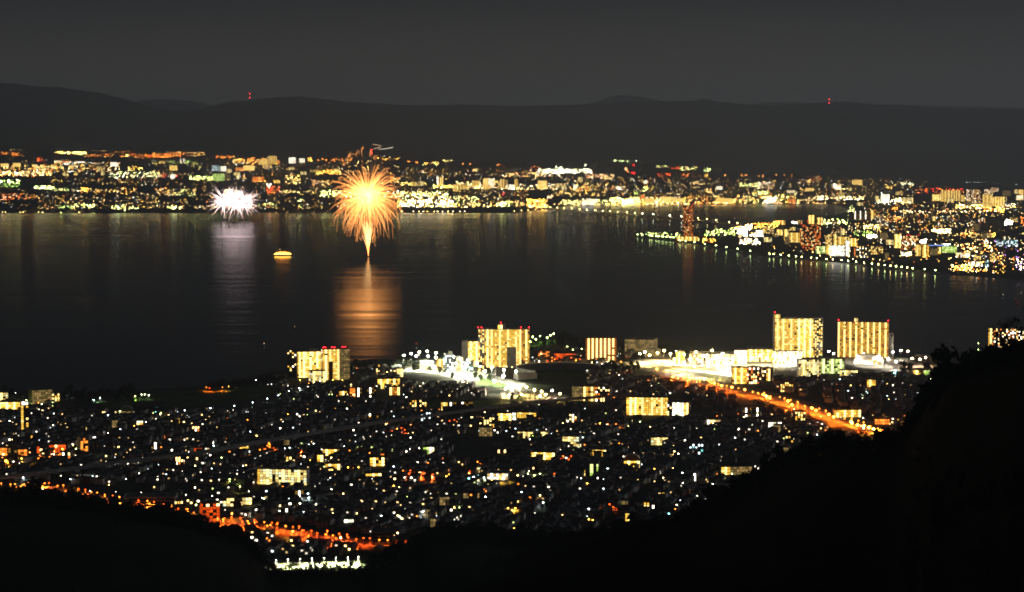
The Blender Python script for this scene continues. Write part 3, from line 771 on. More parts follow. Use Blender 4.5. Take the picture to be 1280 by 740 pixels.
for px, py in [(800, 450), (806, 448), (812, 452), (822, 449), (830, 446), (838, 450), (846, 447), (855, 451), (862, 457), (870, 448), (876, 459), (884, 452), (890, 446), (896, 461), (903, 450), (908, 463), (915, 456), (921, 449), (868, 466), (885, 466), (898, 468), (907, 461), (843, 457), (855, 462), (930, 452), (940, 455), (950, 452), (958, 456)]:
    flood(px, py - 8, 'ylw' if (px * 7 + py) % 3 else 'white', 6000, 2.2, 18, power=260000, haze=26000, where='in the blazing white shopping quarter')
for px, py in [(968, 452), (975, 455), (982, 452), (990, 456), (998, 452)]:
    flood(px, py - 8, 'white', 4000, 2.2, 16, power=80000, haze=22000, where='at the foot of the first lakeside tower')
for px, py in [(1036, 446), (1042, 449), (1072, 452), (1080, 449), (1092, 455), (1099, 452), (1116, 447), (1126, 445), (1135, 446), (1110, 455), (1120, 459), (1140, 455), (1150, 456), (1157, 454)]:
    flood(px, py - 7, 'white' if px < 1130 else 'peach', 2500, 1.9, 14, power=45000, haze=9000, where='around the market square below the striped tower')
lamp(1119, 463, 'cyan', 700, 1.3, 8, label='teal lit sign lamp on the market square below the striped tower')
lamp(1163, 474, 'lime', 600, 1.2, 8); lamp(1178, 476, 'redor', 500, 1.1, 8, label='deep orange lamp beside the pale green shop near the hillside')
for px, py in [(505, 459), (514, 457), (524, 455), (534, 454), (545, 456), (556, 458), (567, 461), (575, 463), (585, 465), (596, 469), (545, 462), (556, 465), (570, 469), (583, 472), (600, 473), (615, 474), (630, 477), (520, 460), (535, 460), (565, 474), (580, 476), (645, 479)]:
    flood(px, py - 15, 'pale' if px % 2 else 'white', 5000, 2.0, 24, power=240000, haze=12000, where='around the white floodlit sports ground')
for px, py in [(606, 472), (629, 478), (618, 484)]:
    flood(px, py - 8, 'white', 1800, 2.6, 20, power=120000, label='tall blazing white mast at the corner of the sports ground near the car park')
for px, py in [(632, 491), (640, 493), (649, 491), (658, 489), (668, 492), (677, 494), (690, 493), (700, 497), (675, 500), (682, 498), (652, 498), (637, 498)]:
    flood(px, py - 5, 'ylw' if px % 3 else 'white', 2400, 1.7, 12, power=50000, where='in the crowded lit car park')
for px, py in [(666, 421), (670, 424), (675, 420), (680, 424), (688, 419), (692, 417), (697, 419), (684, 422), (663, 427)]:
    flood(px, py, 'green' if px % 2 else 'lime', 1500, 1.2, 12, power=9000, where='on the green lit lakeside hill')
for px, py, t in [(661, 419, 'redor'), (716, 437, 'lime'), (709, 433, 'lime'), (727, 436, 'lime'), (690, 451, 'orange'), (700, 452, 'orange'), (720, 449, 'orange'), (674, 452, 'peach'), (690, 447, 'orange'), (698, 444, 'redor'), (714, 447, 'redor'), (725, 449, 'redor'), (740, 453, 'warm'), (752, 454, 'orange'), (765, 454, 'warm'), (776, 452, 'orange')]:
    lamp(px, py, t, 300, 1.0, 8)
for px, py, t, s in [(37, 565, 'orange', 1200), (62, 571, 'orange', 1500), (27, 573, 'gold', 900), (3, 572, 'orange', 700), (8, 576, 'gold', 500), (52, 573, 'redor', 700), (70, 560, 'redor', 250), (78, 561, 'gold', 200), (95, 561, 'lime', 260), (53, 608, 'gold', 900), (36, 609, 'orange', 500), (20, 612, 'orange', 350), (28, 606, 'orange', 350), (45, 612, 'redor', 350),
                     (86, 613, 'redor', 220), (98, 619, 'orange', 320), (104, 618, 'orange', 320), (110, 622, 'redor', 220), (131, 625, 'orange', 320), (140, 627, 'orange', 420), (150, 629, 'gold', 300), (135, 629, 'redor', 220), (187, 629, 'orange', 300), (200, 637, 'peach', 260), (184, 634, 'orange', 260), (233, 636, 'redor', 300), (245, 631, 'lime', 130),
                     (260, 641, 'orange', 300), (256, 648, 'orange', 400), (272, 648, 'orange', 260), (279, 649, 'orange', 300), (290, 641, 'orange', 260), (303, 652, 'redor', 400), (311, 654, 'orange', 500), (318, 650, 'redor', 320), (334, 657, 'orange', 400), (338, 656, 'orange', 450), (346, 655, 'redor', 300), (330, 661, 'orange', 300), (357, 657, 'orange', 250),
                     (366, 664, 'gold', 600), (374, 658, 'redor', 450), (378, 663, 'redor', 350), (386, 669, 'redor', 250), (409, 663, 'redor', 420), (424, 667, 'redor', 300), (434, 668, 'redor', 420), (420, 673, 'redor', 200), (426, 672, 'peach', 120), (500, 676, 'redor', 500), (507, 683, 'orange', 350), (515, 681, 'redor', 250), (508, 690, 'redor', 250), (497, 666, 'warm', 160), (494, 669, 'warm', 100), (484, 661, 'warm', 60)]:
    lamp(px, py, t, s, .9, 7)
for px, py, t, s in [(385, 617, 'cool', 1500), (386, 622, 'cool', 500), (375, 629, 'pale', 90), (395, 630, 'pale', 160), (350, 632, 'ylw', 160), (320, 637, 'white', 300), (330, 623, 'lime', 60), (300, 608, 'ylw', 200), (287, 599, 'green', 260), (307, 643, 'white', 160), (290, 642, 'gold', 160), (410, 600, 'cool', 120), (429, 617, 'ylw', 160), (492, 607, 'gold', 500), (499, 609, 'ylw', 600),
                     (509, 621, 'green', 700), (500, 646, 'cool', 160), (521, 645, 'orange', 220), (529, 639, 'cool', 160), (546, 645, 'cool', 260), (513, 588, 'redor', 450), (529, 592, 'redor', 250), (511, 592, 'redor', 250), (541, 593, 'redor', 260), (558, 595, 'gold', 420), (587, 589, 'redor', 260), (597, 577, 'orange', 300), (598, 594, 'cyan', 160), (586, 598, 'cyan', 200), (592, 596, 'cool', 200),
                     (492, 583, 'cool', 260), (435, 584, 'gold', 260), (442, 585, 'orange', 260), (448, 584, 'gold', 260), (415, 587, 'gold', 200), (437, 563, 'orange', 260), (462, 566, 'orange', 160), (414, 572, 'warm', 300), (377, 564, 'redor', 400), (262, 563, 'cool', 400), (267, 557, 'cool', 160), (302, 556, 'ylw', 200), (336, 553, 'orange', 120), (325, 562, 'orange', 160), (331, 561, 'redor', 160),
                     (342, 560, 'redor', 120), (268, 573, 'orange', 160), (277, 572, 'lime', 120), (244, 582, 'ylw', 100), (146, 583, 'cool', 320), (30, 592, 'cool', 320), (29, 597, 'cool', 120), (484, 529, 'orange', 220), (568, 525, 'redor', 900), (571, 527, 'orange', 600), (562, 526, 'redor', 300), (549, 512, 'orange', 420), (527, 513, 'orange', 160), (553, 535, 'gold', 200), (502, 535, 'redor', 300), (506, 537, 'redor', 200), (496, 536, 'orange', 160), (606, 515, 'peach', 500)]:
    lamp(px, py, t, s, .8, 7)
for px, py, t, s in [(818, 586, 'gold', 1500), (853, 591, 'cool', 900), (792, 583, 'gold', 700), (786, 580, 'gold', 400), (798, 579, 'gold', 400), (829, 597, 'ylw', 160), (774, 554, 'orange', 250), (896, 520, 'orange', 200), (931, 546, 'orange', 200), (919, 547, 'cool', 160), (843, 564, 'ylw', 160), (848, 567, 'white', 100), (990, 566, 'orange', 160), (930, 521, 'ylw', 120), (652, 615, 'cool', 300), (607, 621, 'cool', 120), (644, 635, 'gold', 200),
                     (635, 635, 'gold', 120), (675, 619, 'ylw', 120), (679, 628, 'cool', 120), (736, 636, 'cool', 160), (736, 649, 'gold', 220), (741, 650, 'gold', 120), (767, 658, 'gold', 120), (734, 604, 'yel', 130), (762, 630, 'redor', 120), (685, 591, 'red', 260), (693, 592, 'redor', 160), (844, 636, 'orange', 120), (836, 642, 'cyan', 120), (885, 617, 'cool', 120), (666, 545, 'green', 500), (704, 570, 'orange', 160), (714, 570, 'redor', 120), (800, 527, 'lime', 100), (647, 594, 'ylw', 300),
                     (660, 592, 'lime', 200), (668, 594, 'lime', 200), (675, 592, 'lime', 120), (605, 597, 'cool', 160), (606, 600, 'lime', 120), (615, 600, 'gold', 220), (625, 596, 'gold', 400), (632, 595, 'gold', 400), (760, 530, 'orange', 160), (770, 530, 'orange', 160), (750, 529, 'gold', 120), (915, 592, 'lime', 60), (975, 582, 'ylw', 60), (1005, 562, 'ylw', 80), (1030, 561, 'orange', 160), (1075, 553, 'orange', 260), (1083, 557, 'warm', 160)]:
    lamp(px, py, t, s, .8, 7)
for px, py, t, s in [(19, 491, 'pale', 60), (29, 496, 'lime', 300), (66, 503, 'lime', 350), (33, 500, 'lime', 120), (51, 494, 'lime', 160), (52, 505, 'pale', 80), (83, 494, 'cool', 60), (87, 492, 'cool', 100), (117, 500, 'cool', 100), (125, 497, 'cool', 500), (135, 519, 'cool', 260), (169, 495, 'lime', 500), (177, 493, 'pale', 60), (181, 493, 'pale', 60), (186, 494, 'pale', 60), (162, 517, 'ylw', 160), (150, 514, 'lime', 200), (195, 515, 'cyan', 80), (201, 515, 'green', 80),
                     (201, 516, 'green', 60), (231, 513, 'cool', 100), (263, 510, 'cool', 80), (293, 507, 'cool', 120), (316, 503, 'cool', 140), (334, 498, 'cool', 120), (348, 494, 'cool', 120), (361, 489, 'cool', 140), (374, 485, 'cool', 100), (320, 475, 'cool', 120), (258, 484, 'orange', 300), (262, 485, 'redor', 300), (278, 484, 'orange', 200), (286, 483, 'gold', 140), (289, 480, 'warm', 60), (12, 526, 'cool', 120), (421, 495, 'orange', 400), (434, 493, 'ylw', 700), (433, 497, 'gold', 400), (392, 478, 'ylw', 500), (400, 476, 'white', 900), (408, 478, 'ylw', 600), (416, 475, 'gold', 300), (428, 475, 'gold', 300),
                     (386, 479, 'orange', 300), (375, 475, 'gold', 200), (489, 463, 'peach', 220), (484, 465, 'warm', 80), (1223, 429, 'lime', 300), (1223, 437, 'lime', 260), (1256, 369, 'cool', 0), (620, 460, 'ylw', 200), (604, 460, 'gold', 260), (612, 458, 'gold', 160), (640, 459, 'ylw', 120), (633, 458, 'ylw', 120), (586, 463, 'warm', 200), (599, 462, 'gold', 260)]:
    if s: lamp(px, py, t, s, .8, 6)

for px, py in [(345, 700), (360, 699), (375, 698.5), (390, 698), (405, 697.5), (420, 697), (435, 696.5), (448, 696)]:
    flood(px, py, 'pale', 300, .5, 7, power=110000, label='pale floodlight mast standing along the floodlit court at the hill foot')

for k_ in range(24):
    px = -6 + k_ * 8.6 + U(-2, 2)
    lamp(px, lerp([(-12, 611), (60, 609.5), (110, 619), (150, 627), (210, 637)], px) - U(4.5, 7), random.choice(('orange', 'orange', 'redor')), 260, .8, 7, name='hill_road_lamp', power=26000)
for k_ in range(30):
    px = 205 + k_ * 9.6 + U(-2, 2)
    lamp(px, lerp([(195, 633), (250, 648), (300, 655), (345, 660), (375, 668), (420, 676), (490, 683)], px) - U(4.5, 8), random.choice(('orange', 'redor', 'redor')), 260, .8, 7, name='hill_road_lamp', power=26000)
# smaller lit blocks among the houses
SPOT_N = 0
while SPOT_N < 62:
    px, py = U(5, 1120), U(500, 665)
    if py > lerp(SILH, px) - 6 or not free(px, py) or not free(px, py - 6): continue
    wd, hh = U(9, 24), U(4, 11)
    st = pick([('half', 4), ('sparse', 4), ('spark', 2), ('cream', 2), ('amber', 1.5), ('dim', 3), ('bars', 1.5), ('white', .8), ('cool', 1), ('off', 1.5)])
    look = dict(half='with half its windows lit', sparse='with few lit windows', spark='with scattered warm windows', cream='with cream lit corridors', amber='with amber lit corridors', dim='with dim windows', bars='with white lit stairwells', white='with white lit balconies', cool='with cool white windows', off='with no lit windows')[st]
    building('%s block %s, %s' % ('wide' if wd > 16 else 'narrow', look, place(px, py)), px, px + wd, py - hh, py, st, random.choice((-15, -8, 0, 8, 18)), 11, random.choice((M_CONC, M_PALE, M_BROWN, M_GREY)), group='small apartment blocks among the houses', name='apartment_block')
    block(px - 2, py - 2, px + wd + 2, py + 4)
    SPOT_N += 1

# ------------------------------------------------------------------ houses of the near town
def pdist(x, y, P):
    best = 1e9
    for a, c in zip(P, P[1:]):
        dx, dy = c.x - a.x, c.y - a.y
        t = max(0, min(1, ((x - a.x) * dx + (y - a.y) * dy) / (dx * dx + dy * dy)))
        best = min(best, (x - a.x - dx * t) ** 2 + (y - a.y - dy * t) ** 2)
    return sqrt(best)
RAIL = [(-40, 613), (0, 608), (60, 600), (120, 592), (200, 582), (260, 574), (330, 561), (400, 549), (480, 536), (560, 525), (620, 517), (690, 509), (712, 507), (790, 501)]
LINES = [([ground(*p) for p in BLVD], 52), ([ground(*p) for p in RAIL], 14), ([ground(*p) for p in [(296, 640), (330, 632), (385, 623), (440, 615), (500, 607), (545, 603)]], 18), ([ground(*p) for p in [(195, 633), (250, 648), (300, 655), (345, 660), (420, 676), (490, 683)]], 30), ([ground(*p) for p in [(-12, 611), (60, 609.5), (110, 619), (150, 627), (192, 633)]], 30)]
def town_density(px, py):
    d = 1.0
    if py < 510 and px < 340: d = .12
    if 560 < px < 640 and 540 < py < 575: d = .1
    if py < lerp(NEAR_SHORE, px) + 9: d = 0
    if 100 < px < 330 and 603 < py < 625: d = .25
    return d
def light_density(px, py):
    d = .34
    if py > 630 and px > 560: d = .16
    if 560 < px < 760 and py > 640: d = .10
    if px < 120 and py < 550: d = .3
    if 430 < px < 700 and 575 < py < 612: d = .45
    if px > 860 and py > 540: d = .36
    return d
WALLS = [('beige walled', M_PALE), ('grey walled', M_CONC), ('brown walled', M_BROWN)]
ROOFS = [('grey', M_ROOFG), ('blue grey', M_ROOFB), ('brown', M_ROOFR)]
WIN = [(('warm', 1.0), 'dim warm window', 22), (('white', 1.3), 'dim white window', 14), (('white', 4), 'white lit window', 30), (('warm', 3.5), 'warm lit window', 26), (('white', 13), 'bright white lit window', 10), (('cool', 5), 'cool white lit window', 12), (('ylw', 8), 'bright yellowish lit window', 10), (('orange', 4), 'orange lit window', 7), (('lime', 3), 'greenish lit window', 4)]
cand = []
ang = R(-17)
def town_xy(u, v):
    x, y = u * cos(ang) - (v - 3000) * sin(ang), u * sin(ang) + (v - 3000) * cos(ang) + 3000
    q = Vector((x * .0028, y * .0028, 4.0))
    return x + 55 * noise.noise(q), y + 55 * noise.noise(q + Vector((31, 7, 0)))
for i in range(-150, 260):
    for j in range(-170, 170):
        if i % 3 == 0 and (i // 3) % 2 == 0: continue
        if j % 6 == 0: continue
        x, y = town_xy(j * 14.5 + U(-2.2, 2.2), i * 13.0 + 2000 + U(-2.6, 2.6))
        if y < 1750 or y > 4800 or abs(x) > y * .25: continue
        px, py = pix((x, y, 5))
        if not (-25 < px < 1305): continue
        if py > lerp(SILH, px) + 1 or RND() > town_density(px, py) * .93 or not free(px, py): continue
        if any(pdist(x, y, P) < w for P, w in LINES): continue
        cand.append((y, x, px, py))
cand.sort()
HOUSE = {}
def house_proto(wi, ri, win, hip, k):
    key = (wi, ri, win[1] if win else None, hip, k)
    if key in HOUSE: return HOUSE[key]
    w, d, h = 9.0 + k, 7.5 + .6 * k, 5.6
    a = MB(); a.box(0, 0, -.3, w, d, h + .3, WALLS[wi][1])
    r = MB(); r.gable(0, 0, h, w + 1.2, d + 1.4, 2.3, ROOFS[ri][1], 0, 3.0 if hip else 0)
    ws = []
    for xx, zz, lit in ((-2.3, 3.6, True), (2.2, 3.6, False), (1.8, .9, k == 1), (-2.4, .6, False)):
        q = MB(); m = glow(*win[0]) if (win and lit) else M_GLASS
        q.box(xx, -d / 2 - .05, zz, 2.0, .14, 1.4, m, bottom=True)
        ws.append(q.mesh('window'))
    HOUSE[key] = (a.mesh('wall'), r.mesh('roof'), ws)
    return HOUSE[key]
big, nind = MB(), 0
for y, x, px, py in cand:
    wi, ri, k, hip = random.choice((0, 0, 1, 2)), random.choice((0, 0, 1, 2)), random.choice((0, 1)), RND() < .4
    lit = RND() < light_density(px, py) * 1.35 * max(.12, 1 + 2.2 * noise.noise(Vector((x * .006, y * .004, 2))))
    win = None
    if lit:
        t = U(0, 135)
        for q in WIN:
            t -= q[2]
            if t <= 0: win = q; break
        win = win or WIN[0]
    az = -atan2(x, y)
    yaw = ang + .9 * noise.noise(Vector((x * .0028, y * .0028, 9))) + random.choice((0, 0, 0, R(40), R(90))) + U(-.15, .15)
    if nind < 300 and 2 < px < 1278 and py < lerp(SILH, px) - 3.0:
        nind += 1
        am, rm, ws = house_proto(wi, ri, win, hip, k)
        root = empty('house', (x, y, 2), yaw)
        lab = '%s house with a %s %s roof and %s %s' % (WALLS[wi][0].split()[0] + ' walled', ROOFS[ri][0], 'hipped' if hip else 'gabled', ('a ' if win and win[1][0] not in 'o' else 'an ') + win[1] if win else 'dark windows', place(px, py))
        tag(root, ' '.join(lab.split()[:16]), 'house', 'houses of the lakeside town')
        for nm, me in [('wall', am), ('roof', rm)] + [('window', q) for q in ws]:
            o = bpy.data.objects.new(nm, me); COL.objects.link(o); o.parent = root
        continue
    w, d, h = 9.0 + k, 7.5 + .6 * k, 5.4 + U(-.4, .8)
    big.box(x, y, 1.7, w, d, h + .3, WALLS[wi][1], yaw)
    big.gable(x, y, 2 + h, w + 1.2, d + 1.4, 2.2, ROOFS[ri][1], yaw, 3.0 if hip else 0)
    if win:
        m = glow(*win[0])
        c, s_ = cos(yaw), sin(yaw)
        for xx, zz in [(-2.3, 3.6)] + ([(1.8, 1.0)] if k and RND() < .4 else []):
            sx, sz = U(.6, 1.2), U(.5, .8)
            if sy_ := (RND() < .8):
                P = [(xx - sx, -d / 2 - .08, zz), (xx + sx, -d / 2 - .08, zz), (xx + sx, -d / 2 - .08, zz + 2 * sz), (xx - sx, -d / 2 - .08, zz + 2 * sz)]
            else:
                sd = 1 if x < 0 else -1
                P = [(sd * (w / 2 + .08), -sx, zz), (sd * (w / 2 + .08), sx, zz), (sd * (w / 2 + .08), sx, zz + 2 * sz), (sd * (w / 2 + .08), -sx, zz + 2 * sz)]
            big.face([(x + a * c - e * s_, y + a * s_ + e * c, 2 + f) for a, e, f in P], m)
print('houses', len(cand), 'single', nind)
tag(big.build('town_houses'), 'close packed dark roofed houses of the lakeside town with scattered lit windows', 'houses', kind='stuff')

# the many small lamps of the streets between the houses
sm = MB()
def street_lamp_at(u, v, dens=1.0):
    x, y = town_xy(u, v)
    if y < 1750 or y > 4800 or abs(x) > y * .25: return
    px, py = pix((x, y, 7))
    if py > lerp(SILH, px) - 1 or py < lerp(NEAR_SHORE, px) + 10 or not free(px, py): return
    d = .62
    if px > 560 and py > 615: d = .35
    if px < 340 and py < 508: d = .15
    d *= dens
    if RND() > d: return
    t = pick([('white', 6), ('cool', 3.5), ('warm', 3.0), ('orange', 1.2), ('lime', .7), ('gold', .7)])
    s = pick([(6, 5), (16, 4), (30, 2)])
    sm.tube([(x, y, 2), (x, y, 6.4)], .12, .08, M_METAL, 3)
    sm.octa(x, y, 6.8, .55, glow(t, s), .45)
for i in range(-150, 260, 6):
    dn = random.choice((.15, .2, .3, 1.4))
    for j in range(-170, 170, 2): street_lamp_at(j * 14.5 + U(-4, 4), i * 13.0 + 2000 + U(-1, 1), dn)
for j in range(-168, 170, 6):
    dn = random.choice((.1, .2, .3, 1.3))
    for i in range(-150, 260, 3): street_lamp_at(j * 14.5 + U(-1, 1), i * 13.0 + 2000 + U(-4, 4), dn)
tag(sm.build('small_street_lamps'), 'small scattered lamps along the streets between the town houses', 'lamps', kind='stuff')

# parked cars in the lit car park and the plaza, low rooms of light for the boulevard
CARC = [('white', surf('white_car_paint', (.7, .7, .7), .3, .05, 1)), ('silver', surf('silver_car_paint', (.35, .36, .38), .3, .05, 1)), ('black', surf('black_car_paint', (.02, .02, .022), .25, .05, 1)), ('red', surf('red_car_paint', (.3, .03, .03), .3, .05, 1))]
def car_meshes(m):
    a = MB(); a.box(0, 0, .35, 4.3, 1.7, .55, m, bottom=True); a.gable(-.1, 0, .9, 3.0, 1.6, .55, m, 0, .5)
    w = MB(); w.box(-.1, 0, .92, 2.1, 1.62, .36, M_GLASS)
    t = MB()
    ts = []
    for sx in (-1.3, 1.3):
        for sy in (-.78, .78):
            q = MB(); q.tube([(sx, sy - .1, .33), (sx, sy + .1, .33)], .33, .33, M_DARK, 8); ts.append(q.mesh('wheel'))
    return a.mesh('body'), w.mesh('window'), ts
CM = [(c, car_meshes(m)) for c, m in CARC]
for q in range(56):
    if q < 30: px, py, wh = 634 + (q % 10) * 7 + U(-2, 2), 492 + (q // 10) * 3.2 + U(-.4, .4), 'parked in the crowded lit car park'
    else: px, py, wh = 806 + ((q - 30) % 13) * 11 + U(-3, 3), 455 + ((q - 30) // 13) * 3 + U(-.4, .4), 'parked on the blazing plaza of the shopping quarter'
    g = ground(px, py); cn, (bm, wm, ts) = random.choice(CM)
    root = empty('parked_car', g + Vector((0, 0, .2)), random.choice((0, pi / 2)) + .3)
    tag(root, '%s car %s' % (cn, wh), 'car', 'cars parked near the shore')
    for nm, me in [('body', bm), ('window', wm)] + [('wheel', t) for t in ts]:
        o = bpy.data.objects.new(nm, me); COL.objects.link(o); o.parent = root

# ------------------------------------------------------------------ railway viaduct
P = [ground(*p) for p in RAIL]
v = empty('railway_viaduct', P[6]); tag(v, 'long dark concrete railway viaduct crossing the town on rows of piers', 'viaduct')
L0 = Vector(P[6])
dk, pr = MB(), MB()
def strip(b, P, off0, off1, z0, z1, mat):
    q = []
    for k, p in enumerate(P):
        d = P[min(k + 1, len(P) - 1)] - P[max(k - 1, 0)]; d.z = 0; d.normalize(); nn = Vector((d.y, -d.x, 0))
        q.append([p + nn * off0 + Vector((0, 0, z0)) - L0, p + nn * off1 + Vector((0, 0, z0)) - L0, p + nn * off1 + Vector((0, 0, z1)) - L0, p + nn * off0 + Vector((0, 0, z1)) - L0])
    for a, c in zip(q, q[1:]):
        for i, j in ((0, 1), (1, 2), (2, 3), (3, 0)): b.face([a[i], c[i], c[j], a[j]], mat)
strip(dk, P, -5.5, 5.5, 8, 9.4, M_CONC); dk.build('deck', v)
for s_ in (-1, 1):
    pr = MB(); strip(pr, P, s_ * 5.6 - .12, s_ * 5.6 + .12, 8.6, 10.6, M_CONC); pr.build('parapet', v)
tot = 0; nxt = 0
for a, c in zip(P, P[1:]):
    d = c - a; ln = d.length
    while nxt < tot + ln:
        p = a + d * ((nxt - tot) / ln) - L0
        q = MB(); q.box(p.x, p.y, 0, 1.8, 5.5, 8, M_CONC, atan2(d.y, d.x)); q.build('pier', v)
        nxt += 34
    tot += ln
for k in range(0, 9):
    px = 8 + k * 6; lamp(px, lerp(RAIL, px) + 3.2, 'orange', 220, .8, 5, label='orange lamp tucked under the left end of the viaduct', group='lamps under the viaduct', name='viaduct_lamp')
for k in range(7): px = 88 + k * 5.5; lamp(px, lerp(RAIL, px) + 2.5, 'cool', 40, .6, 5, label='cool lamp under the pale lit stretch of the viaduct', group='lamps under the viaduct', name='viaduct_lamp')
for k in range(8): px = 356 + k * 6; lamp(px, lerp(RAIL, px) + 4.0, 'cool', 40, .6, 5, label='cool lamp on the street beside the middle of the viaduct', group='lamps under the viaduct', name='viaduct_lamp')
for k in range(9): px = 490 + k * 4.5; lamp(px, lerp(RAIL, px) + 4.0, 'peach' if k % 2 else 'redor', 60, .6, 5, label='small warm lamp on the street beside the far half of the viaduct', group='lamps under the viaduct', name='viaduct_lamp')

# ------------------------------------------------------------------ trees
def tree_mesh(seed, h, r, nl, low=.25, leaf=.9):
    rr = random.Random(seed)
    t, c = MB(), MB()
    t.tube([(0, 0, -1), (.1, .05, h * .35), (.05, -.1, h * .7)], h * .03, h * .012, M_BARK, 5)
    cl = []
    for k in range(9):
        a, e = rr.uniform(0, 2 * pi), rr.uniform(low, .9)
        q = Vector((cos(a) * r * rr.uniform(.25, .75) * (1.15 - e * .6), sin(a) * r * rr.uniform(.25, .75) * (1.15 - e * .6), h * e))
        cl.append((q, r * rr.uniform(.32, .5)))
        t.tube([(0, 0, h * e * .5), tuple(q)], h * .012, h * .004, M_BARK, 3)
    cl.append((Vector((0, 0, h * .88)), r * .4))
    for k in range(nl):
        q, s = rr.choice(cl)
        d = Vector((rr.gauss(0, 1), rr.gauss(0, 1), rr.gauss(0, .8))).normalized() * s * rr.uniform(.5, 1.12)
        p = q + d
        a = Vector((rr.gauss(0, 1), rr.gauss(0, 1), rr.gauss(0, .6))).normalized(); e = a.orthogonal().normalized()
        f = a.cross(e); w = leaf * rr.uniform(.6, 1.2)
        c.face([p - e * w, p - f * w * .6, p + e * w, p + f * w * .6], M_LEAF if k % 3 else M_LEAF2)
    return t, c
TREES = [tree_mesh(11 + k, TREE_H * (1 + .12 * (k % 3)), 4.2 + .4 * (k % 2), 420, leaf=.8) for k in range(5)]
TM = [(t.mesh('trunk'), c.mesh('crown')) for t, c in TREES]
def tree(x, y, z, s, k, label, group, name='broadleaf_tree', rz=None):
    root = empty(name, (x, y, z), U(0, 6) if rz is None else rz); root.scale = (s, s, s * U(.9, 1.15))
    tag(root, label, 'tree', group)
    for nm, me in (('trunk', TM[k][0]), ('crown', TM[k][1])):
        o = bpy.data.objects.new(nm, me); COL.objects.link(o); o.parent = root
forest = MB()
nt = 0
def hill_label(px):
    if px < 345: return 'dark tree on the crest of the wooded hill at the lower left'
    if px < 560: return 'dark tree on the low crest between the court and the red lit depot'
    if px < 900: return 'dark tree on the crest below the middle of the town'
    if px < 1120: return 'dark tree on the crest climbing below the near end of the boulevard'
    return 'dark tree on the steep spur at the right of the town'
px = -12
while px < 1292 and nt < 262:
    Dr, zr = spur(px)
    k = (px - 640) / F
    D = Dr + U(-8, 8)
    tree(k * D, D, zr - 1, U(.35, .5) if 322 < px < 462 else U(.6, 1.0) if RND() < .7 or px > 1195 else U(1.1, 1.75), random.randrange(5), hill_label(px), 'trees along the crest of the wooded hill')
    nt += 1
    px += (6.2 + U(-2.2, 3)) * 1500 / Dr * .92
def put(b, tm, x, y, z, s, rz, step=3):
    t, c = tm
    cc, sn = cos(rz), sin(rz)
    for src in (c,):
        for k, f in enumerate(src.f):
            if k % step: continue
            b.face([(x + (src.v[i][0] * cc - src.v[i][1] * sn) * s, y + (src.v[i][0] * sn + src.v[i][1] * cc) * s, z + src.v[i][2] * s) for i in f], src.mats[src.m[k]])
for q_ in range(1500):
    px = -20 + q_ * 1330 / 520 if q_ < 520 else U(-30, 1310); Dr, zr = spur(px); k = (px - 640) / F
    t = RND() ** .7
    if q_ < 520:
        D = Dr + U(6, 26); z = zr - 3
    elif RND() < .3:
        s_ = lerp(SILH, px); Dg = F * (H - 2) / (s_ - YH); De = Dr + .42 * max(120, Dg - Dr)
        D = Dr + (De - Dr) * t; z = zr - (zr + 1) * t
    else:
        D = Dr * (1 - .35 * t); q = .35 * t / .93
        z = zr + (H - 60 - zr) * q ** 1.5 - 55 * sin(pi * q) - 5
    put(forest, random.choice(TREES), k * D, D, z - 1, U(.8, 1.3), U(0, 6))
tag(forest.build('forest'), 'black wooded hillside slopes in the foreground', 'forest', kind='stuff')
# big near tree at the right edge, its boughs against the lake
t, c = MB(), MB()
bt = above(1298, 470, 330)
root = empty('overhanging_tree', bt); tag(root, 'near tree leaning in at the right edge with loose boughs against the lake', 'tree')
rr = random.Random(5)
t.tube([(0, 0, -6), (-.4, .3, 2), (-1.2, .5, 6), (-1.5, .2, 9)], .35, .1, M_BARK, 7)
for (ex, ez, rad) in [(-6.2, 6.2, 1.0), (-5.0, 7.4, 1.2), (-3.6, 8.2, 1.3), (-5.4, 5.3, .8), (-2.6, 6.6, 1.4), (-1.4, 9.6, 1.3), (-4.6, 4.2, .8), (-2.2, 4.4, 1.3), (-.6, 7.6, 1.5), (.5, 5.0, 1.6)]:
    t.tube([(-.6, .3, ez * .55), (ex * .6, .4, ez * .85), (ex, .3, ez)], .1, .02, M_BARK, 4)
    for k in range(110):
        d = Vector((rr.gauss(0, 1), rr.gauss(0, 1), rr.gauss(0, .6))) * rad * .45
        p = Vector((ex, .3, ez)) + d
        a = Vector((rr.gauss(0, 1), rr.gauss(0, 1), rr.gauss(0, 1))).normalized(); e = a.orthogonal().normalized(); f = a.cross(e); w = rr.uniform(.1, .22)
        c.face([p - e * w, p - f * w * .6, p + e * w, p + f * w * .6], M_LEAF2)
t.build('trunk', root); c.build('crown', root)
# trees of the near shore
def shore_tree(px, py, s, lab):
    g = ground(px, py); tree(g.x, g.y, g.z, s, random.randrange(5), lab, 'trees of the near shore', rz=None)
for px, py, s in [(160, 499, 2.4), (152, 500, 1.8), (168, 500, 1.7), (88, 499, 1.9), (82, 500, 1.6), (96, 500, 1.5), (104, 501, 1.6), (128, 500, 1.7), (136, 500, 1.5), (120, 501, 1.4), (112, 501, 1.3), (145, 501, 1.4), (6, 497, 1.6), (14, 498, 1.4), (70, 500, 1.3)]:
    shore_tree(px, py, s, 'round dark tree on the lakeside park beside the pale lit halls')
for k in range(18): px = 262 + k * 5.4; shore_tree(px, lerp([(260, 490), (300, 484), (360, 478)], px) + U(-2, 4), U(1, 1.6), 'dark tree on the lakeside belt left of the golden pair of towers')
for k in range(22): px = 440 + k * 4.6; shore_tree(px, 456 + U(0, 9), U(.8, 1.3), 'dark tree on the wooded shore point right of the golden pair of towers')
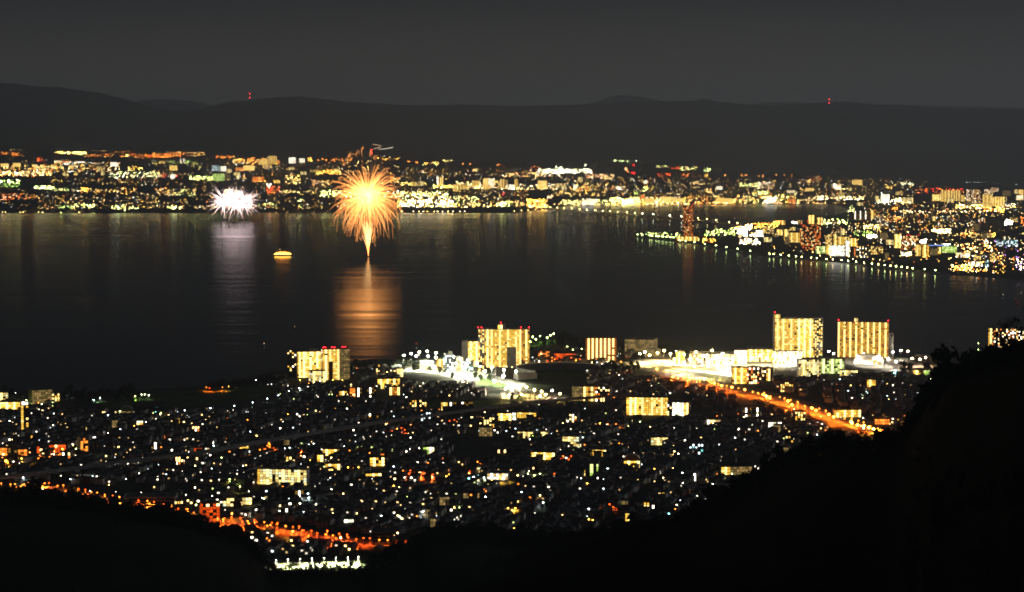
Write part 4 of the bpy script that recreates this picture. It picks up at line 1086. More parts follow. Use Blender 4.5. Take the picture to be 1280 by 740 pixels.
for px, py, s in [(672, 431, 1.6), (680, 433, 1.3), (700, 430, 2.0), (706, 431, 2.2), (713, 432, 1.8), (720, 433, 2.0), (727, 434, 1.8), (699, 434, 1.4), (690, 432, 1.2), (724, 438, 1.5), (777, 447, 1.5), (771, 448, 1.2)]:
    shore_tree(px, py, s, 'tree on the green lit lakeside hill behind the wide golden tower')
for k in range(16): px = 738 + k * 3.9; shore_tree(px, 463 + U(-6, 5), U(1, 1.5), 'dark tree in the grove between the stadium and the shopping quarter')
for px, py, s in [(595, 474, 1.2), (600, 476, 1.1), (566, 473, 1.0), (612, 476, 1.1), (550, 467, 1.1), (556, 468, 1.0), (640, 500, 1.0), (650, 503, 1.0)]:
    shore_tree(px, py, s, 'small green tree standing around the white floodlit sports ground')
for px, py, s in [(330, 636, 1.0), (338, 630, .9), (347, 627, .9), (356, 626, 1.0), (365, 625, .9), (322, 629, 1.0), (373, 628, .8), (392, 628, .8)]:
    shore_tree(px, py, s, 'pale lit round tree beside the railway road')
for k in range(14): px = 1130 + k * 7; shore_tree(px, 468 + U(-8, 10), U(1.1, 1.8), 'dark tree at the foot of the right spur beyond the market square')

# ------------------------------------------------------------------ the long bridge
BR = [(686, 262.5), (740, 266.2), (800, 270.6), (855, 275.0), (900, 280.5), (932, 284.5)]
BP = [ground(*p) for p in BR]
for p in BP: p.z = 0
L0 = Vector(BP[2]); br = empty('long_bridge', L0); tag(br, 'long low road bridge with a row of lamps across the lake', 'bridge')
d_ = MB(); strip(d_, BP, -8, 8, 7.5, 9.2, M_PALE); d_.build('deck', br)
for s_ in (-1, 1):
    d_ = MB(); strip(d_, BP, s_ * 8.1 - .2, s_ * 8.1 + .2, 8.8, 10.4, M_PALE); d_.build('railing', br)
def along(P, px):
    g = [(pix(p)[0], p) for p in P]
    for (a, p), (c, q) in zip(g, g[1:]):
        if a <= px <= c: return p + (q - p) * ((px - a) / (c - a))
    return g[-1][1]
for k in range(30):
    p = along(BP, 690 + k * 8) - L0; q = MB(); q.box(p.x, p.y, -4, 3, 12, 11.6, M_CONC, -.1); q.build('pier', br)
for k, px in enumerate([688, 697, 706, 715, 725, 734, 744, 754, 763, 773, 784, 794, 803, 817, 838, 852, 873, 884, 895, 912, 922]):
    p = along(BP, px) - L0
    q = MB(); q.tube([(p.x, p.y, 9), (p.x, p.y, 18)], .2, .12, M_METAL, 4); lp = q.build('lamp', br)
    q = MB(); q.octa(p.x, p.y, 18.4, 1.5, glow('ylw' if px < 795 or px > 860 else 'pale', 110)); q.build('lamp_head', lp)
    o = bpy.data.objects.new('lamp_light', lamp_light('ylw', 80000)); COL.objects.link(o); o.parent = br; o.location = (p.x, p.y - .5, 16.5)
# shore side road lamps past the bridge end, left
for px in [643, 652, 660, 669, 678]:
    lamp(px, 262, 'ylw', 110, 1.5, 12, label='lamp on the far shore left of the long bridge', group='lamps on the far shore')

# ------------------------------------------------------------------ far side: words, buildings
FP = [(60, 210, 'in the dense bright town at the far left'), (160, 200, 'under the orange lit ridge at the far left'), (230, 225, 'beside the yellow green lit field across the lake'), (330, 205, 'on the orange lit rise across the lake'),
      (400, 225, 'left of the burst across the lake'), (560, 228, 'in the town right of the burst'), (620, 230, 'in the bright cluster across the lake'), (680, 232, 'below the glowing white yard across the lake'), (740, 240, 'above the bridge end across the lake'),
      (820, 250, 'on the yellow lit bay front'), (930, 240, 'behind the middle of the bay'), (1010, 235, 'behind the right of the bay'), (1110, 245, 'inland at the right across the lake'), (1180, 245, 'in the golden cluster at the far right'),
      (1245, 250, 'at the right edge beyond the golden cluster'), (950, 290, 'by the bright bridge landing'), (1000, 300, 'near the red topped waterfront tower'), (1080, 300, 'behind the white striped waterfront blocks'), (1130, 310, 'by the blue roofed waterfront arena'),
      (1230, 290, 'near the netted range at the right'), (1220, 325, 'on the dark right end of the waterfront'), (1060, 270, 'inland of the right waterfront')]
def fplace(px, py): return min(FP, key=lambda p: (p[0] - px) ** 2 + ((p[1] - py) * 2.5) ** 2)[2]
G_CITY = 'lit buildings across the lake'
CELLK[0] = 1.1
def cb(x0, x1, yt, yb, st, label=None, wall=None, zones=None, **kw):
    size = 'tall' if yb - yt > 13 else ('low' if yb - yt < 6 else 'mid height')
    look = dict(embers='dark with scattered orange windows', gold='golden lit', goldhi='bright golden', amber='amber lit', cream='cream lit', white='white lit', whitehi='blazing white', stripe='striped golden', sparse='dark with few lit windows', spark='dark with many lit windows', half='half lit', orange='orange lit', grass='green lit', green='green striped', cool='cool white', dim='dim', off='unlit', bars='white striped', red='red lit', brown='brown')[st]
    lab = label or '%s building, %s, %s' % (size, look, fplace((x0 + x1) / 2, yb))
    kw.setdefault('name', 'city_building'); kw.setdefault('cat', 'building')
    return building(lab, x0, x1, yt, yb, st, U(-12, 12) if 'yaw' not in kw else kw.pop('yaw'), 16, wall or M_PALE, zones=zones, group=G_CITY, bay=kw.pop('bay', 5.0), floor_h=kw.pop('floor_h', 4.5), **kw)
cb(853.5, 867, 256, 297, 'embers', 'very tall dark waterfront tower speckled with warm windows, red roof lamps, alone on the point', M_DARK, yaw=0, bay=4.5, floor_h=4.0, beacons=[(.1, 0), (.5, 0), (.9, 0)], big=True, name='hotel_tower', cat='tower')
cb(846, 874, 296, 301, 'amber', 'low amber lit podium at the foot of the very tall dark tower', yaw=0)
for a in [(980, 986, 287, 301, 'goldhi'), (987, 1001, 291, 303, 'gold'), (1001, 1015, 292, 303, 'stripe'), (1010, 1018, 269, 280, 'goldhi'), (1021, 1028, 272, 281, 'amber'), (1032, 1041, 293, 306, 'half'), (1041, 1047, 293, 308, 'amber'), (1048, 1062, 296, 309, 'gold'),
          (1037, 1056, 307, 320, 'white'), (1020, 1033, 308, 317, 'green'), (1056, 1062, 301, 320, 'white'), (1062, 1072, 298, 308, 'amber'), (1068, 1070, 310, 321, 'orange'), (1033, 1038, 306, 318, 'amber'), (1015, 1017, 306, 316, 'orange'), (1088, 1104, 308, 318, 'half'), (1071, 1086, 308, 322, 'sparse'),
          (1067, 1088, 264, 274, 'bars'), (1088, 1093, 263, 274, 'amber'), (1101, 1112, 243, 253, 'white'), (1127, 1141, 247, 254, 'cream'), (1165, 1176, 243, 251, 'goldhi'), (1176, 1186, 238, 252, 'gold'), (1186, 1201, 238, 251, 'stripe'), (1201, 1206, 244, 252, 'gold'), (1208, 1226, 237, 254, 'spark'),
          (1228, 1240, 243, 260, 'gold'), (1240, 1255, 246, 258, 'amber'), (1270, 1279, 244, 250, 'whitehi'), (1108, 1126, 300, 306, 'cream'), (1117, 1126, 293, 310, 'goldhi'), (1144, 1152, 306, 320, 'gold'), (1152, 1161, 306, 322, 'amber'), (1163, 1172, 311, 319, 'dim'), (1246, 1272, 300, 308, 'cool'),
          (1231, 1236, 318, 334, 'cool'), (1238, 1247, 316, 327, 'half'), (1214, 1240, 292, 297, 'half'), (1195, 1212, 316, 322, 'whitehi'), (1212, 1228, 327, 333, 'whitehi'), (945, 955, 288, 296, 'white'), (958, 968, 285, 292, 'half'), (970, 978, 287, 294, 'goldhi'),
          (546, 549, 221, 231, 'white'), (549, 554, 221, 231, 'amber'), (626, 632, 224, 236, 'stripe'), (643, 648, 224, 236, 'gold'), (636, 643, 231, 237, 'white'), (672, 684, 226, 236, 'goldhi'), (717, 722, 231, 238, 'white'), (701, 708, 232, 237, 'cream'), (604, 610, 223, 233, 'goldhi'), (610, 618, 223, 235, 'whitehi'), (590, 600, 226, 234, 'gold'),
          (68, 77, 201, 203, 'whitehi'), (77, 89, 201, 203, 'orange'), (89, 93, 203, 208, 'cool'), (95, 106, 202, 203.5, 'white'), (138, 147, 203, 208, 'white'), (212, 222, 207, 213, 'amber'), (225, 231, 198, 203, 'bars'), (265, 275, 207, 214, 'cool'), (276, 283, 208, 214, 'white'), (266, 281, 217, 226, 'grass'), (281, 288, 218, 225, 'dim'),
          (304, 318, 207, 213, 'goldhi'), (335, 346, 195, 205, 'gold'), (323, 335, 199, 206, 'amber'), (361, 370, 197, 204, 'white'), (374, 381, 198, 203, 'white'), (213, 219, 218, 223, 'white'), (328, 340, 206, 210, 'amber'), (120, 131, 208, 213, 'half'), (126, 131, 214, 219, 'cream'), (316, 330, 221, 227, 'orange'), (345, 350, 226, 229, 'amber'),
          (895, 903, 233, 237, 'white'), (950, 968, 228, 236, 'spark'), (984, 994, 238, 241, 'whitehi'), (1065, 1078, 225, 231, 'amber'), (1044, 1052, 230, 236, 'whitehi'), (825, 840, 246, 254, 'goldhi'), (838, 856, 248, 253, 'goldhi'), (803, 818, 248, 255, 'amber'), (800, 806, 244, 250, 'orange'), (728, 742, 250, 256, 'white'), (895, 915, 248, 254, 'amber'), (958, 968, 247, 254, 'white'), (985, 995, 249, 254, 'orange')]:
    cb(*a)
cb(1000, 1026, 281, 312, 'embers', 'dark broad waterfront tower with red roof lamps and speckled windows', M_DARK, yaw=0, bay=5, beacons=[(.05, 0), (.35, 3), (.45, 5), (.6, 1), (.95, 0)], name='hotel_tower', cat='tower', big=True)
cb(1126, 1148, 295, 312, 'spark', 'dark block with three red beacons beside the blue roofed arena', M_BROWN, yaw=0, beacons=[(.0, 0), (.35, 0), (.5, 0), (.98, 0)])
ar = ground(1172, 311)
cb(1160, 1196, 308, 316, 'cool', 'arena with a blue lit eave and pale green lit wall on the right waterfront', M_PALE, zones=[(0, .5, 'off'), (.5, 1, 'grass')], name='arena', cat='arena')
rt = empty('blue_lit_canopy', above(1172, 307, ar.y), 0); tag(rt, 'long thin blue lit canopy strip over the waterfront arena', 'canopy')
q = MB(); q.box(0, 0, 0, 80, 16, 2.2, glow('blue', 2.2), -.1, bottom=True); q.build('canopy_light', rt)
q = MB(); q.box(0, 0, 2.25, 84, 20, .6, M_GREY, -.1, bottom=True); q.box(-30, 2, -16, 1, 1, 16, M_METAL); q.box(30, -4, -16, 1, 1, 16, M_METAL); q.build('canopy_frame', rt)
# netted driving range with masts
gN = ground(1230, 291); rt = empty('driving_range', gN, -atan2(gN.x, gN.y)); tag(rt, 'pale floodlit driving range with tall net on white masts', 'driving range')
mpp = gN.y / F; W_ = 40 * mpp; Hh = 17 * mpp
M_NET = surf('net_mesh', (.30, .32, .24), .9, .2, .05)
q = MB()
for k in range(34):
    x = -W_ / 2 + W_ * k / 33; q.box(x, 0, 0, .45, .3, Hh * (1 - .12 * k / 33), M_NET)
for k in range(16): q.box(0, 0, Hh * .86 * k / 15, W_, .3, .4, M_NET)
q.build('net', rt)
for k in range(6):
    q = MB(); q.box(-W_ / 2 + W_ * k / 5, .8, 0, 1.3, 1, Hh * (1.03 - .1 * k / 5), M_PALE); q.build('mast', rt)
q = MB(); q.box(0, 50, .3, W_, 100, .2, M_LAWN); q.build('range_field', rt)

# random mid blocks of the far towns
def rblocks(n, x0, x1, y0, y1, hs, styles):
    for _ in range(n):
        px, py = U(x0, x1), U(y0, y1); w = U(4, 11); h = U(*hs)
        if PEN_FRONT[0][0] < px and py > lerp(PEN_FRONT, px) - 5: continue
        cb(px, px + w, py - h, py, random.choice(styles))
rblocks(14, 0, 140, 205, 220, (2.5, 5), ['goldhi', 'white', 'half', 'amber', 'cream'])
rblocks(14, 190, 420, 203, 222, (2.5, 5), ['gold', 'orange', 'half', 'cream', 'spark'])
rblocks(16, 500, 730, 226, 240, (2.5, 6), ['gold', 'goldhi', 'half', 'cream', 'amber'])
rblocks(8, 760, 1050, 228, 250, (2, 4), ['half', 'white', 'amber', 'spark'])
rblocks(12, 1060, 1280, 240, 262, (3, 7), ['half', 'spark', 'dim', 'cream', 'amber'])
rblocks(30, 970, 1270, 272, 330, (4, 9), ['half', 'spark', 'dim', 'sparse', 'sparse', 'amber', 'cream'])
rblocks(10, 920, 1000, 288, 305, (3, 6), ['half', 'cream', 'spark', 'amber'])

# ------------------------------------------------------------------ far side: the mass of small lights
fl = MB()
W4 = ['white', 'warm', 'ylw', 'ylw', 'gold', 'gold', 'yel', 'warm', 'cool', 'gold', 'orange', 'orange']
def scatter(x0, x1, y0, y1, n, tints, s, r=2.0, tilt=0.0):
    for _ in range(int(n * 1.7 + .5)):
        px = U(x0, x1); py = U(y0, y1) + tilt * (px - x0) / max(1, x1 - x0)
        if px > 792 and py > 257 and (py > lerp(PEN_FRONT, px) - 1.5 or py < lerp(PEN_BACK, px) + .8 and px < 1062): continue
        g = ground(px, py)
        t = random.choice(tints) if isinstance(tints, list) else tints
        ss = min(s, 16) * random.choice((.15, .4, .8, 1.5))
        rr_ = r * .7 * U(.7, 1.25)
        fl.octa(g.x, g.y, g.z + rr_ + U(1, 6), rr_, glow(t, round(ss * 3.0, 1)), rr_ * .8)
OR = ['orange', 'orange', 'redor', 'gold']; YG = ['lime', 'lime', 'green', 'ylw']
S = scatter
# left
S(0, 24, 191, 194, 26, OR, 14); S(16, 30, 193, 196, 12, OR, 10); S(44, 56, 198, 203, 14, ['redor', 'red', 'orange'], 12)
S(68, 88, 190, 193, 34, ['ylw', 'yel'], 60, 3); S(90, 108, 190, 194, 34, ['ylw', 'yel', 'lime'], 70, 3); S(106, 143, 193, 197, 40, OR, 12)
S(142, 165, 189, 192, 14, OR, 8); S(150, 200, 193, 198, 60, OR, 14); S(158, 163, 194, 197, 6, 'ylw', 60, 3)
S(0, 70, 207, 221, 130, W4, 14, 2.6); S(0, 66, 215, 220, 90, ['gold', 'orange', 'ylw', 'white'], 30, 2.8); S(40, 68, 206, 214, 30, W4, 16)
S(68, 105, 203, 216, 70, W4, 14, 2.6); S(105, 150, 203, 219, 80, W4, 10, 2.4); S(137, 200, 216, 223, 70, ['ylw', 'lime', 'white'], 18, 2.6); S(160, 178, 209, 214, 24, ['yel', 'ylw', 'gold'], 40, 2.8)
S(0, 25, 225, 230, 16, ['lime', 'green', 'white'], 60, 3.5); S(0, 25, 229, 235, 30, 'green', 5, 2.5); S(43, 56, 233, 237, 18, ['lime', 'green', 'white'], 30, 2.8); S(56, 68, 233, 238, 22, ['ylw', 'lime'], 50, 3); S(68, 86, 236, 240, 18, ['lime', 'ylw'], 14)
S(101, 110, 235, 241, 16, ['orange', 'gold'], 50, 3.2); S(110, 172, 236, 241, 44, ['warm', 'gold', 'ylw', 'orange'], 10); S(90, 102, 237, 240, 10, ['ylw', 'white'], 16)
S(2, 33, 243, 251, 36, ['orange', 'peach', 'redor'], 12); S(30, 50, 244, 251, 10, ['orange', 'warm'], 8)
S(91, 118, 256, 261, 24, ['ylw', 'lime'], 22, 2.6); S(72, 92, 258, 261, 14, ['lime', 'green'], 6); S(140, 158, 257, 264, 18, ['lime', 'ylw'], 40, 2.8); S(160, 172, 259, 263, 8, 'lime', 26)
S(60, 200, 222, 232, 90, W4, 10, 1.6); S(50, 200, 241, 262, 190, W4, 10, 1.6); S(0, 60, 236, 262, 40, W4, 5, 1.6); S(10, 30, 186, 189, 10, W4, 6, 1.6); S(112, 135, 183, 187, 14, W4, 7, 1.6); S(0, 200, 198, 207, 40, W4, 6, 1.6)
S(0, 120, 264.5, 265.4, 20, 'dim' if False else 'warm', 2, 1.6)
# centre left
S(190, 212, 192, 198, 46, OR, 18, 2.4); S(212, 232, 189, 197, 40, OR, 16); S(232, 256, 188, 196, 34, ['gold', 'orange', 'warm'], 12); S(222, 227, 186, 189, 5, 'ylw', 40); S(270, 293, 195, 198, 34, ['orange', 'redor', 'gold'], 16)
S(190, 245, 201, 206, 40, YG, 7); S(236, 252, 206, 210, 10, YG, 6); S(290, 312, 199, 205, 40, ['gold', 'orange', 'ylw'], 20, 2.6); S(312, 346, 198, 206, 60, ['gold', 'orange', 'ylw'], 18, 2.6)
S(385, 390, 198, 202, 10, 'yel', 60, 3); S(395, 440, 199, 202, 22, 'orange', 26, 2.4); S(396, 427, 214, 218.5, 60, ['gold', 'yel', 'orange'], 45, 3); S(398, 428, 213, 214, 16, 'gold', 8)
S(238, 268, 221, 226, 50, YG, 16, 2.8); S(190, 240, 216, 222, 20, ['lime', 'warm'], 7); S(200, 208, 218, 222, 8, 'red', 20); S(217, 222, 220, 223, 5, 'red', 20)
S(296, 306, 220, 224, 12, W4, 20); S(315, 332, 223, 228, 26, ['gold', 'orange'], 16); S(342, 350, 226, 229, 10, 'gold', 30); S(355, 375, 220, 231, 34, ['gold', 'ylw', 'warm'], 24, 2.4); S(390, 412, 226, 233, 30, W4, 12)
S(332, 338, 231, 235, 6, 'white', 60, 3); S(333, 350, 234, 242, 28, ['redor', 'orange', 'red'], 14); S(350, 400, 239, 242, 22, 'ylw', 18); S(400, 432, 239, 247, 50, YG, 28, 2.8); S(372, 378, 250, 254, 6, 'lime', 30); S(373, 377, 257, 260, 3, 'lime', 40)
S(280, 300, 238, 243, 22, W4, 26, 2.6); S(208, 228, 259, 262, 18, ['ylw', 'lime'], 30, 2.6); S(205, 245, 238, 246, 30, ['ylw', 'lime', 'warm'], 12); S(195, 220, 236, 243, 24, W4, 12); S(322, 345, 255, 259, 14, ['lime', 'ylw'], 10)
S(190, 440, 204, 262, 480, W4, 10, 1.6); S(190, 440, 198, 218, 80, W4, 7, 1.6); S(265, 420, 265.5, 268, 26, 'warm', 3, 1.6); S(240, 320, 258, 262, 30, 'warm', 5)
# behind the burst and right of it
S(432, 500, 200, 232, 70, ['gold', 'orange', 'warm', 'ylw'], 16, 2.2); S(430, 505, 240, 248, 60, ['ylw', 'white', 'lime'], 40, 3); S(470, 500, 197, 200, 20, ['orange', 'gold'], 14); S(488, 500, 222, 230, 20, ['ylw', 'orange'], 22)
S(510, 513, 202, 204, 4, 'orange', 50, 3); S(520, 523, 203, 205, 3, 'orange', 40, 2.6); S(528, 549, 203, 207, 18, ['yel', 'lime', 'orange'], 50, 2.8); S(553, 566, 200, 203, 8, 'ylw', 16); S(578, 580, 205, 206, 2, 'orange', 60, 3); S(587, 589, 205, 206, 2, 'orange', 60, 3); S(621, 624, 206, 207, 3, 'orange', 50, 3); S(625, 632, 206, 208, 3, 'redor', 30)
S(590, 598, 212, 215, 10, 'ylw', 30); S(500, 565, 211, 222, 50, W4, 9, 1.7); S(500, 690, 211, 226, 150, W4, 9, 1.7); S(500, 533, 229, 232, 44, ['yel', 'ylw'], 36, 2.8); S(540, 570, 232, 236, 44, ['yel', 'ylw'], 34, 2.8); S(570, 625, 228, 236, 90, ['ylw', 'warm', 'white', 'gold'], 26, 2.6); S(595, 600, 234, 237, 6, 'gold', 90, 3.5)
S(626, 700, 231, 238, 80, ['ylw', 'warm', 'white'], 24, 2.5); S(628, 640, 217, 222, 16, W4, 20); S(497, 560, 240, 250, 90, ['ylw', 'white', 'gold', 'lime'], 26, 2.6); S(497, 566, 251, 260, 150, ['ylw', 'white', 'yel'], 60, 3.2); S(515, 540, 240, 246, 20, ['ylw', 'lime'], 40, 3)
S(560, 600, 246, 256, 40, ['ylw', 'lime', 'warm'], 22); S(566, 622, 256, 260, 36, ['ylw', 'gold', 'warm'], 22, 2.4); S(620, 640, 253, 259, 30, ['lime', 'ylw'], 22, 2.6); S(640, 655, 253, 259, 14, ['gold', 'peach'], 24); S(626, 630, 242, 245, 4, 'red', 30); S(658, 684, 250, 261, 90, ['orange', 'gold', 'gold', 'ylw'], 60, 3.2); S(500, 660, 236, 256, 180, W4, 10, 1.7); S(684, 690, 245, 249, 8, 'peach', 20)
# white yard and above the bay
S(673, 740, 212, 217, 150, ['ylw', 'white', 'pale'], 60, 3.2); S(695, 703, 209, 212, 12, 'pale', 60, 3.2); S(664, 676, 208, 212, 6, ['redor', 'peach'], 16); S(730, 734, 205, 208, 4, 'pale', 20); S(640, 700, 216, 222, 60, W4, 18, 2.2); S(732, 768, 218, 224, 50, ['orange', 'warm', 'peach'], 18, 2.2); S(754, 764, 222, 225, 14, 'ylw', 22)
S(780, 786, 210, 216, 8, ['orange', 'peach'], 34, 2.6); S(791, 793, 206, 209, 3, 'red', 70, 3); S(790, 794, 215, 218, 3, 'red', 70, 3); S(818, 835, 207, 211, 14, ['lime', 'ylw'], 12); S(836, 850, 209, 212, 12, 'redor', 14); S(850, 872, 209, 214, 24, ['ylw', 'lime'], 30, 2.6); S(822, 838, 217, 221, 7, 'redor', 40, 2.6); S(848, 876, 217, 222, 12, OR, 26)
S(765, 800, 200.5, 202.5, 14, ['pale', 'lime'], 20, 2.4)
S(700, 860, 222, 245, 260, W4, 10, 1.8); S(690, 760, 230, 246, 60, ['gold', 'warm', 'ylw'], 18, 2.4); S(724, 738, 234, 240, 24, ['gold', 'orange'], 24); S(770, 780, 234, 238, 14, ['white', 'pale'], 26); S(803, 812, 235, 240, 14, ['lime', 'yel'], 30, 2.8); S(792, 797, 241, 243, 4, 'green', 30)
S(762, 800, 248, 256, 100, ['lime', 'ylw', 'yel', 'ylw'], 60, 3); S(778, 792, 250, 256, 40, ['ylw', 'lime'], 90, 3.4); S(798, 858, 247, 256, 110, ['ylw', 'gold', 'yel', 'white'], 34, 2.8); S(700, 760, 251, 256, 60, ['lime', 'ylw', 'warm'], 16, 2.4); S(728, 746, 249, 255, 26, ['white', 'ylw'], 26, 2.6)
# behind the bay
S(860, 905, 246, 255, 44, ['gold', 'orange', 'warm'], 20, 2.3); S(892, 920, 249, 255, 50, ['ylw', 'gold', 'orange'], 28, 2.5); S(920, 1000, 246, 255, 90, ['ylw', 'orange', 'gold', 'lime', 'warm'], 22, 2.4); S(955, 970, 247, 254, 40, ['white', 'peach', 'ylw'], 55, 3); S(940, 960, 240, 245, 34, YG, 20, 2.5); S(970, 996, 243, 248, 20, ['lime', 'orange'], 14)
S(925, 950, 230, 234, 34, ['ylw', 'lime'], 22, 2.4); S(948, 968, 228, 236, 50, ['white', 'peach'], 34, 2.5); S(984, 992, 239, 241, 10, 'white', 40); S(993, 997, 240, 243, 4, 'peach', 50); S(883, 892, 237, 242, 10, ['orange', 'ylw'], 36, 2.6); S(860, 880, 228, 231, 12, 'warm', 14); S(880, 888, 211, 216, 12, 'lime', 40, 3); S(880, 886, 218, 221, 8, 'gold', 30)
for x in (905, 906, 926, 927, 932, 948, 953, 970, 979, 988): S(x, x + 2, 219, 221.5, 2, 'orange', 45, 2.6)
S(862, 1050, 224, 246, 240, W4, 10, 1.7); S(1008, 1026, 221, 226, 12, ['redor', 'warm'], 14); S(1040, 1052, 231, 237, 40, ['ylw', 'white'], 50, 3); S(1050, 1064, 236, 239, 14, 'ylw', 20); S(1018, 1080, 246, 251, 60, ['ylw', 'white', 'warm'], 40, 2.8); S(1000, 1020, 248, 252, 16, 'warm', 12); S(1065, 1078, 225, 231, 14, ['orange', 'peach'], 24)
S(862, 1060, 254.3, 255.4, 60, ['warm', 'gold', 'orange', 'peach'], 14, 1.8); S(690, 862, 255.5, 256.8, 70, ['ylw', 'gold', 'warm'], 16, 1.8)
# right
S(1050, 1160, 224, 246, 120, W4, 8, 1.8); S(1126, 1144, 229, 232, 22, 'pale', 16); S(1106, 1120, 231, 236, 16, ['gold', 'ylw'], 20); S(1148, 1205, 236, 242, 40, ['redor', 'red', 'orange'], 20, 2.4); S(1096, 1140, 249, 256, 40, ['ylw', 'white'], 40, 2.8); S(1118, 1126, 248, 253, 14, 'ylw', 60, 3); S(1195, 1230, 256, 262, 60, ['ylw', 'pale', 'gold'], 40, 2.8); S(1230, 1256, 260, 266, 40, ['gold', 'ylw', 'orange'], 36, 2.8)
S(1080, 1280, 252, 272, 160, W4, 8, 1.8); S(1120, 1230, 264.5, 266.5, 50, ['peach', 'warm'], 14); S(1060, 1220, 270, 292, 170, W4, 8, 1.7); S(1115, 1122, 259, 264, 8, 'orange', 30); S(1252, 1270, 256, 262, 20, ['white', 'gold'], 20); S(1205, 1222, 244, 252, 20, W4, 16)
S(1044, 1068, 258, 266, 40, ['lime', 'ylw'], 16, 2.2); S(1100, 1130, 272, 278, 24, ['ylw', 'orange'], 18); S(1021, 1060, 275, 282, 34, YG, 14, 2.2); S(1030, 1050, 279, 281, 18, 'lime', 18); S(988, 1000, 278, 281, 14, 'white', 18); S(964, 975, 277, 282, 20, ['orange', 'gold'], 40, 2.6)
# point and waterfront
S(918, 940, 281, 288, 110, ['ylw', 'gold', 'white', 'orange'], 70, 2.6); S(922, 934, 288, 297, 60, ['white', 'ylw'], 80, 2.8); S(940, 975, 280, 286, 40, ['orange', 'gold', 'yel'], 26, 2.2); S(880, 920, 285, 296, 60, ['lime', 'ylw', 'green'], 12, 1.8); S(925, 950, 300, 307, 50, ['white', 'peach', 'ylw'], 50, 2.4); S(937, 950, 292, 297, 24, ['ylw', 'white'], 30)
S(800, 850, 292, 298, 40, YG, 12, 1.7); S(850, 872, 297, 301, 16, ['orange', 'gold'], 30); S(878, 895, 300, 304, 22, ['orange', 'gold'], 24, 2.0)
S(955, 1180, 284, 330, 150, W4, 8, 1.5); S(1180, 1285, 280, 344, 110, ['warm', 'ylw', 'gold', 'orange', 'peach'], 7, 1.5); S(1076, 1100, 282, 288, 26, ['ylw', 'warm'], 20); S(1084, 1096, 295, 299, 40, ['white', 'peach'], 70, 2.6); S(1068, 1090, 290, 296, 20, 'green', 5); S(1150, 1158, 301, 306, 20, 'white', 90, 2.6); S(1170, 1188, 288, 293, 50, 'ylw', 60, 2.6); S(1165, 1170, 287, 291, 8, 'ylw', 60, 2.4)
S(1256, 1266, 276, 283, 24, ['white', 'pale'], 120, 3); S(1276, 1282, 272, 284, 14, ['orange', 'redor'], 40); S(1126, 1140, 317, 321, 24, ['ylw', 'white', 'gold'], 40, 2.2); S(1180, 1188, 307, 311, 14, 'pale', 50); S(1190, 1215, 333, 340, 40, ['orange', 'gold', 'ylw'], 26, 1.8); S(1240, 1280, 300, 330, 26, ['peach', 'violet', 'orange', 'gold'], 7); S(1270, 1282, 324, 340, 14, ['violet', 'peach', 'white'], 26); S(1232, 1244, 293, 297, 14, ['orange', 'gold'], 40); S(1200, 1220, 292, 296, 20, ['orange', 'ylw'], 22)
S(1195, 1240, 305, 318, 40, ['ylw', 'warm', 'orange'], 20); S(1205, 1256, 318, 342, 40, ['ylw', 'gold', 'white', 'orange'], 14, 1.6)
S(1208, 1272, 209, 213, 16, 'cool', 7, 1.8)
for px_, py_ in [(209, 163), (481, 121), (487, 121)]: S(px_ - 1, px_ + 1, py_, py_ + .1, 1, 'white', 10, 2)
tag(fl.build('far_city_lights'), 'thousands of small lights of the towns across the lake', 'lights', kind='stuff')

# green and yellow lamps along the waterfront promenade
for px in [797, 803, 812, 815, 820, 824, 829, 833, 838, 842]:
    lamp(px, lerp([(790, 292.5), (845, 297)], px), 'lime', 170, 1.7, 8, 'promenade_lamp', 'yellow green lamp on the tip of the point left of the very tall tower', 'lamps along the waterfront promenade', 'promenade lamp')
for px in [850, 857, 868, 881, 895, 908, 922, 938, 962, 967, 976, 986, 995, 1002, 1014, 1021, 1033, 1041, 1052, 1060, 1070, 1080, 1090, 1098, 1106, 1113, 1120, 1127, 1134, 1141, 1156, 1169]:
    lamp(px, lerp(PEN_FRONT, px) - 2.2, 'lime' if px % 3 else 'ylw', 190, 1.8, 8, 'promenade_lamp', 'yellow green lamp on the waterfront promenade right of the very tall tower', 'lamps along the waterfront promenade', 'promenade lamp')
for px in (3, 7, 25, 29, 48, 53, 76, 99):
    lamp(px, 262.5, 'ylw' if px != 76 else 'lime', 60, 1.7, 8, label='lone shore lamp at the far left edge of the lake', group='lamps on the far shore')
for px in [502, 517, 524, 529, 534, 543, 547, 553, 560, 566, 575, 581]:
    lamp(px, 261.5, random.choice(['ylw', 'gold', 'peach']), 130, 1.8, 9, label='bright lamp on the quay of the blazing far shore', group='lamps on the far shore')
# masts on the ridges
def mast(px, py, n, lab):
    D = 26900; p = above(px, py + 7, D)
    rt = empty('radio_mast', p); tag(rt, lab, 'radio mast', 'masts on the far ridge')
    q = MB(); q.tube([(0, 0, -40), (0, 0, 85)], 2.2, .8, M_METAL, 4); q.build('lattice', rt)
    for k in range(n):
        q = MB(); q.octa(0, 0, 30 + k * 45, 6, glow('red', 30)); q.build('warning_light', rt)
mast(312, 118, 2, 'radio mast with two red lamps on the left part of the far ridge')
mast(1036.5, 125, 2, 'radio mast with two red lamps on the right part of the far ridge')

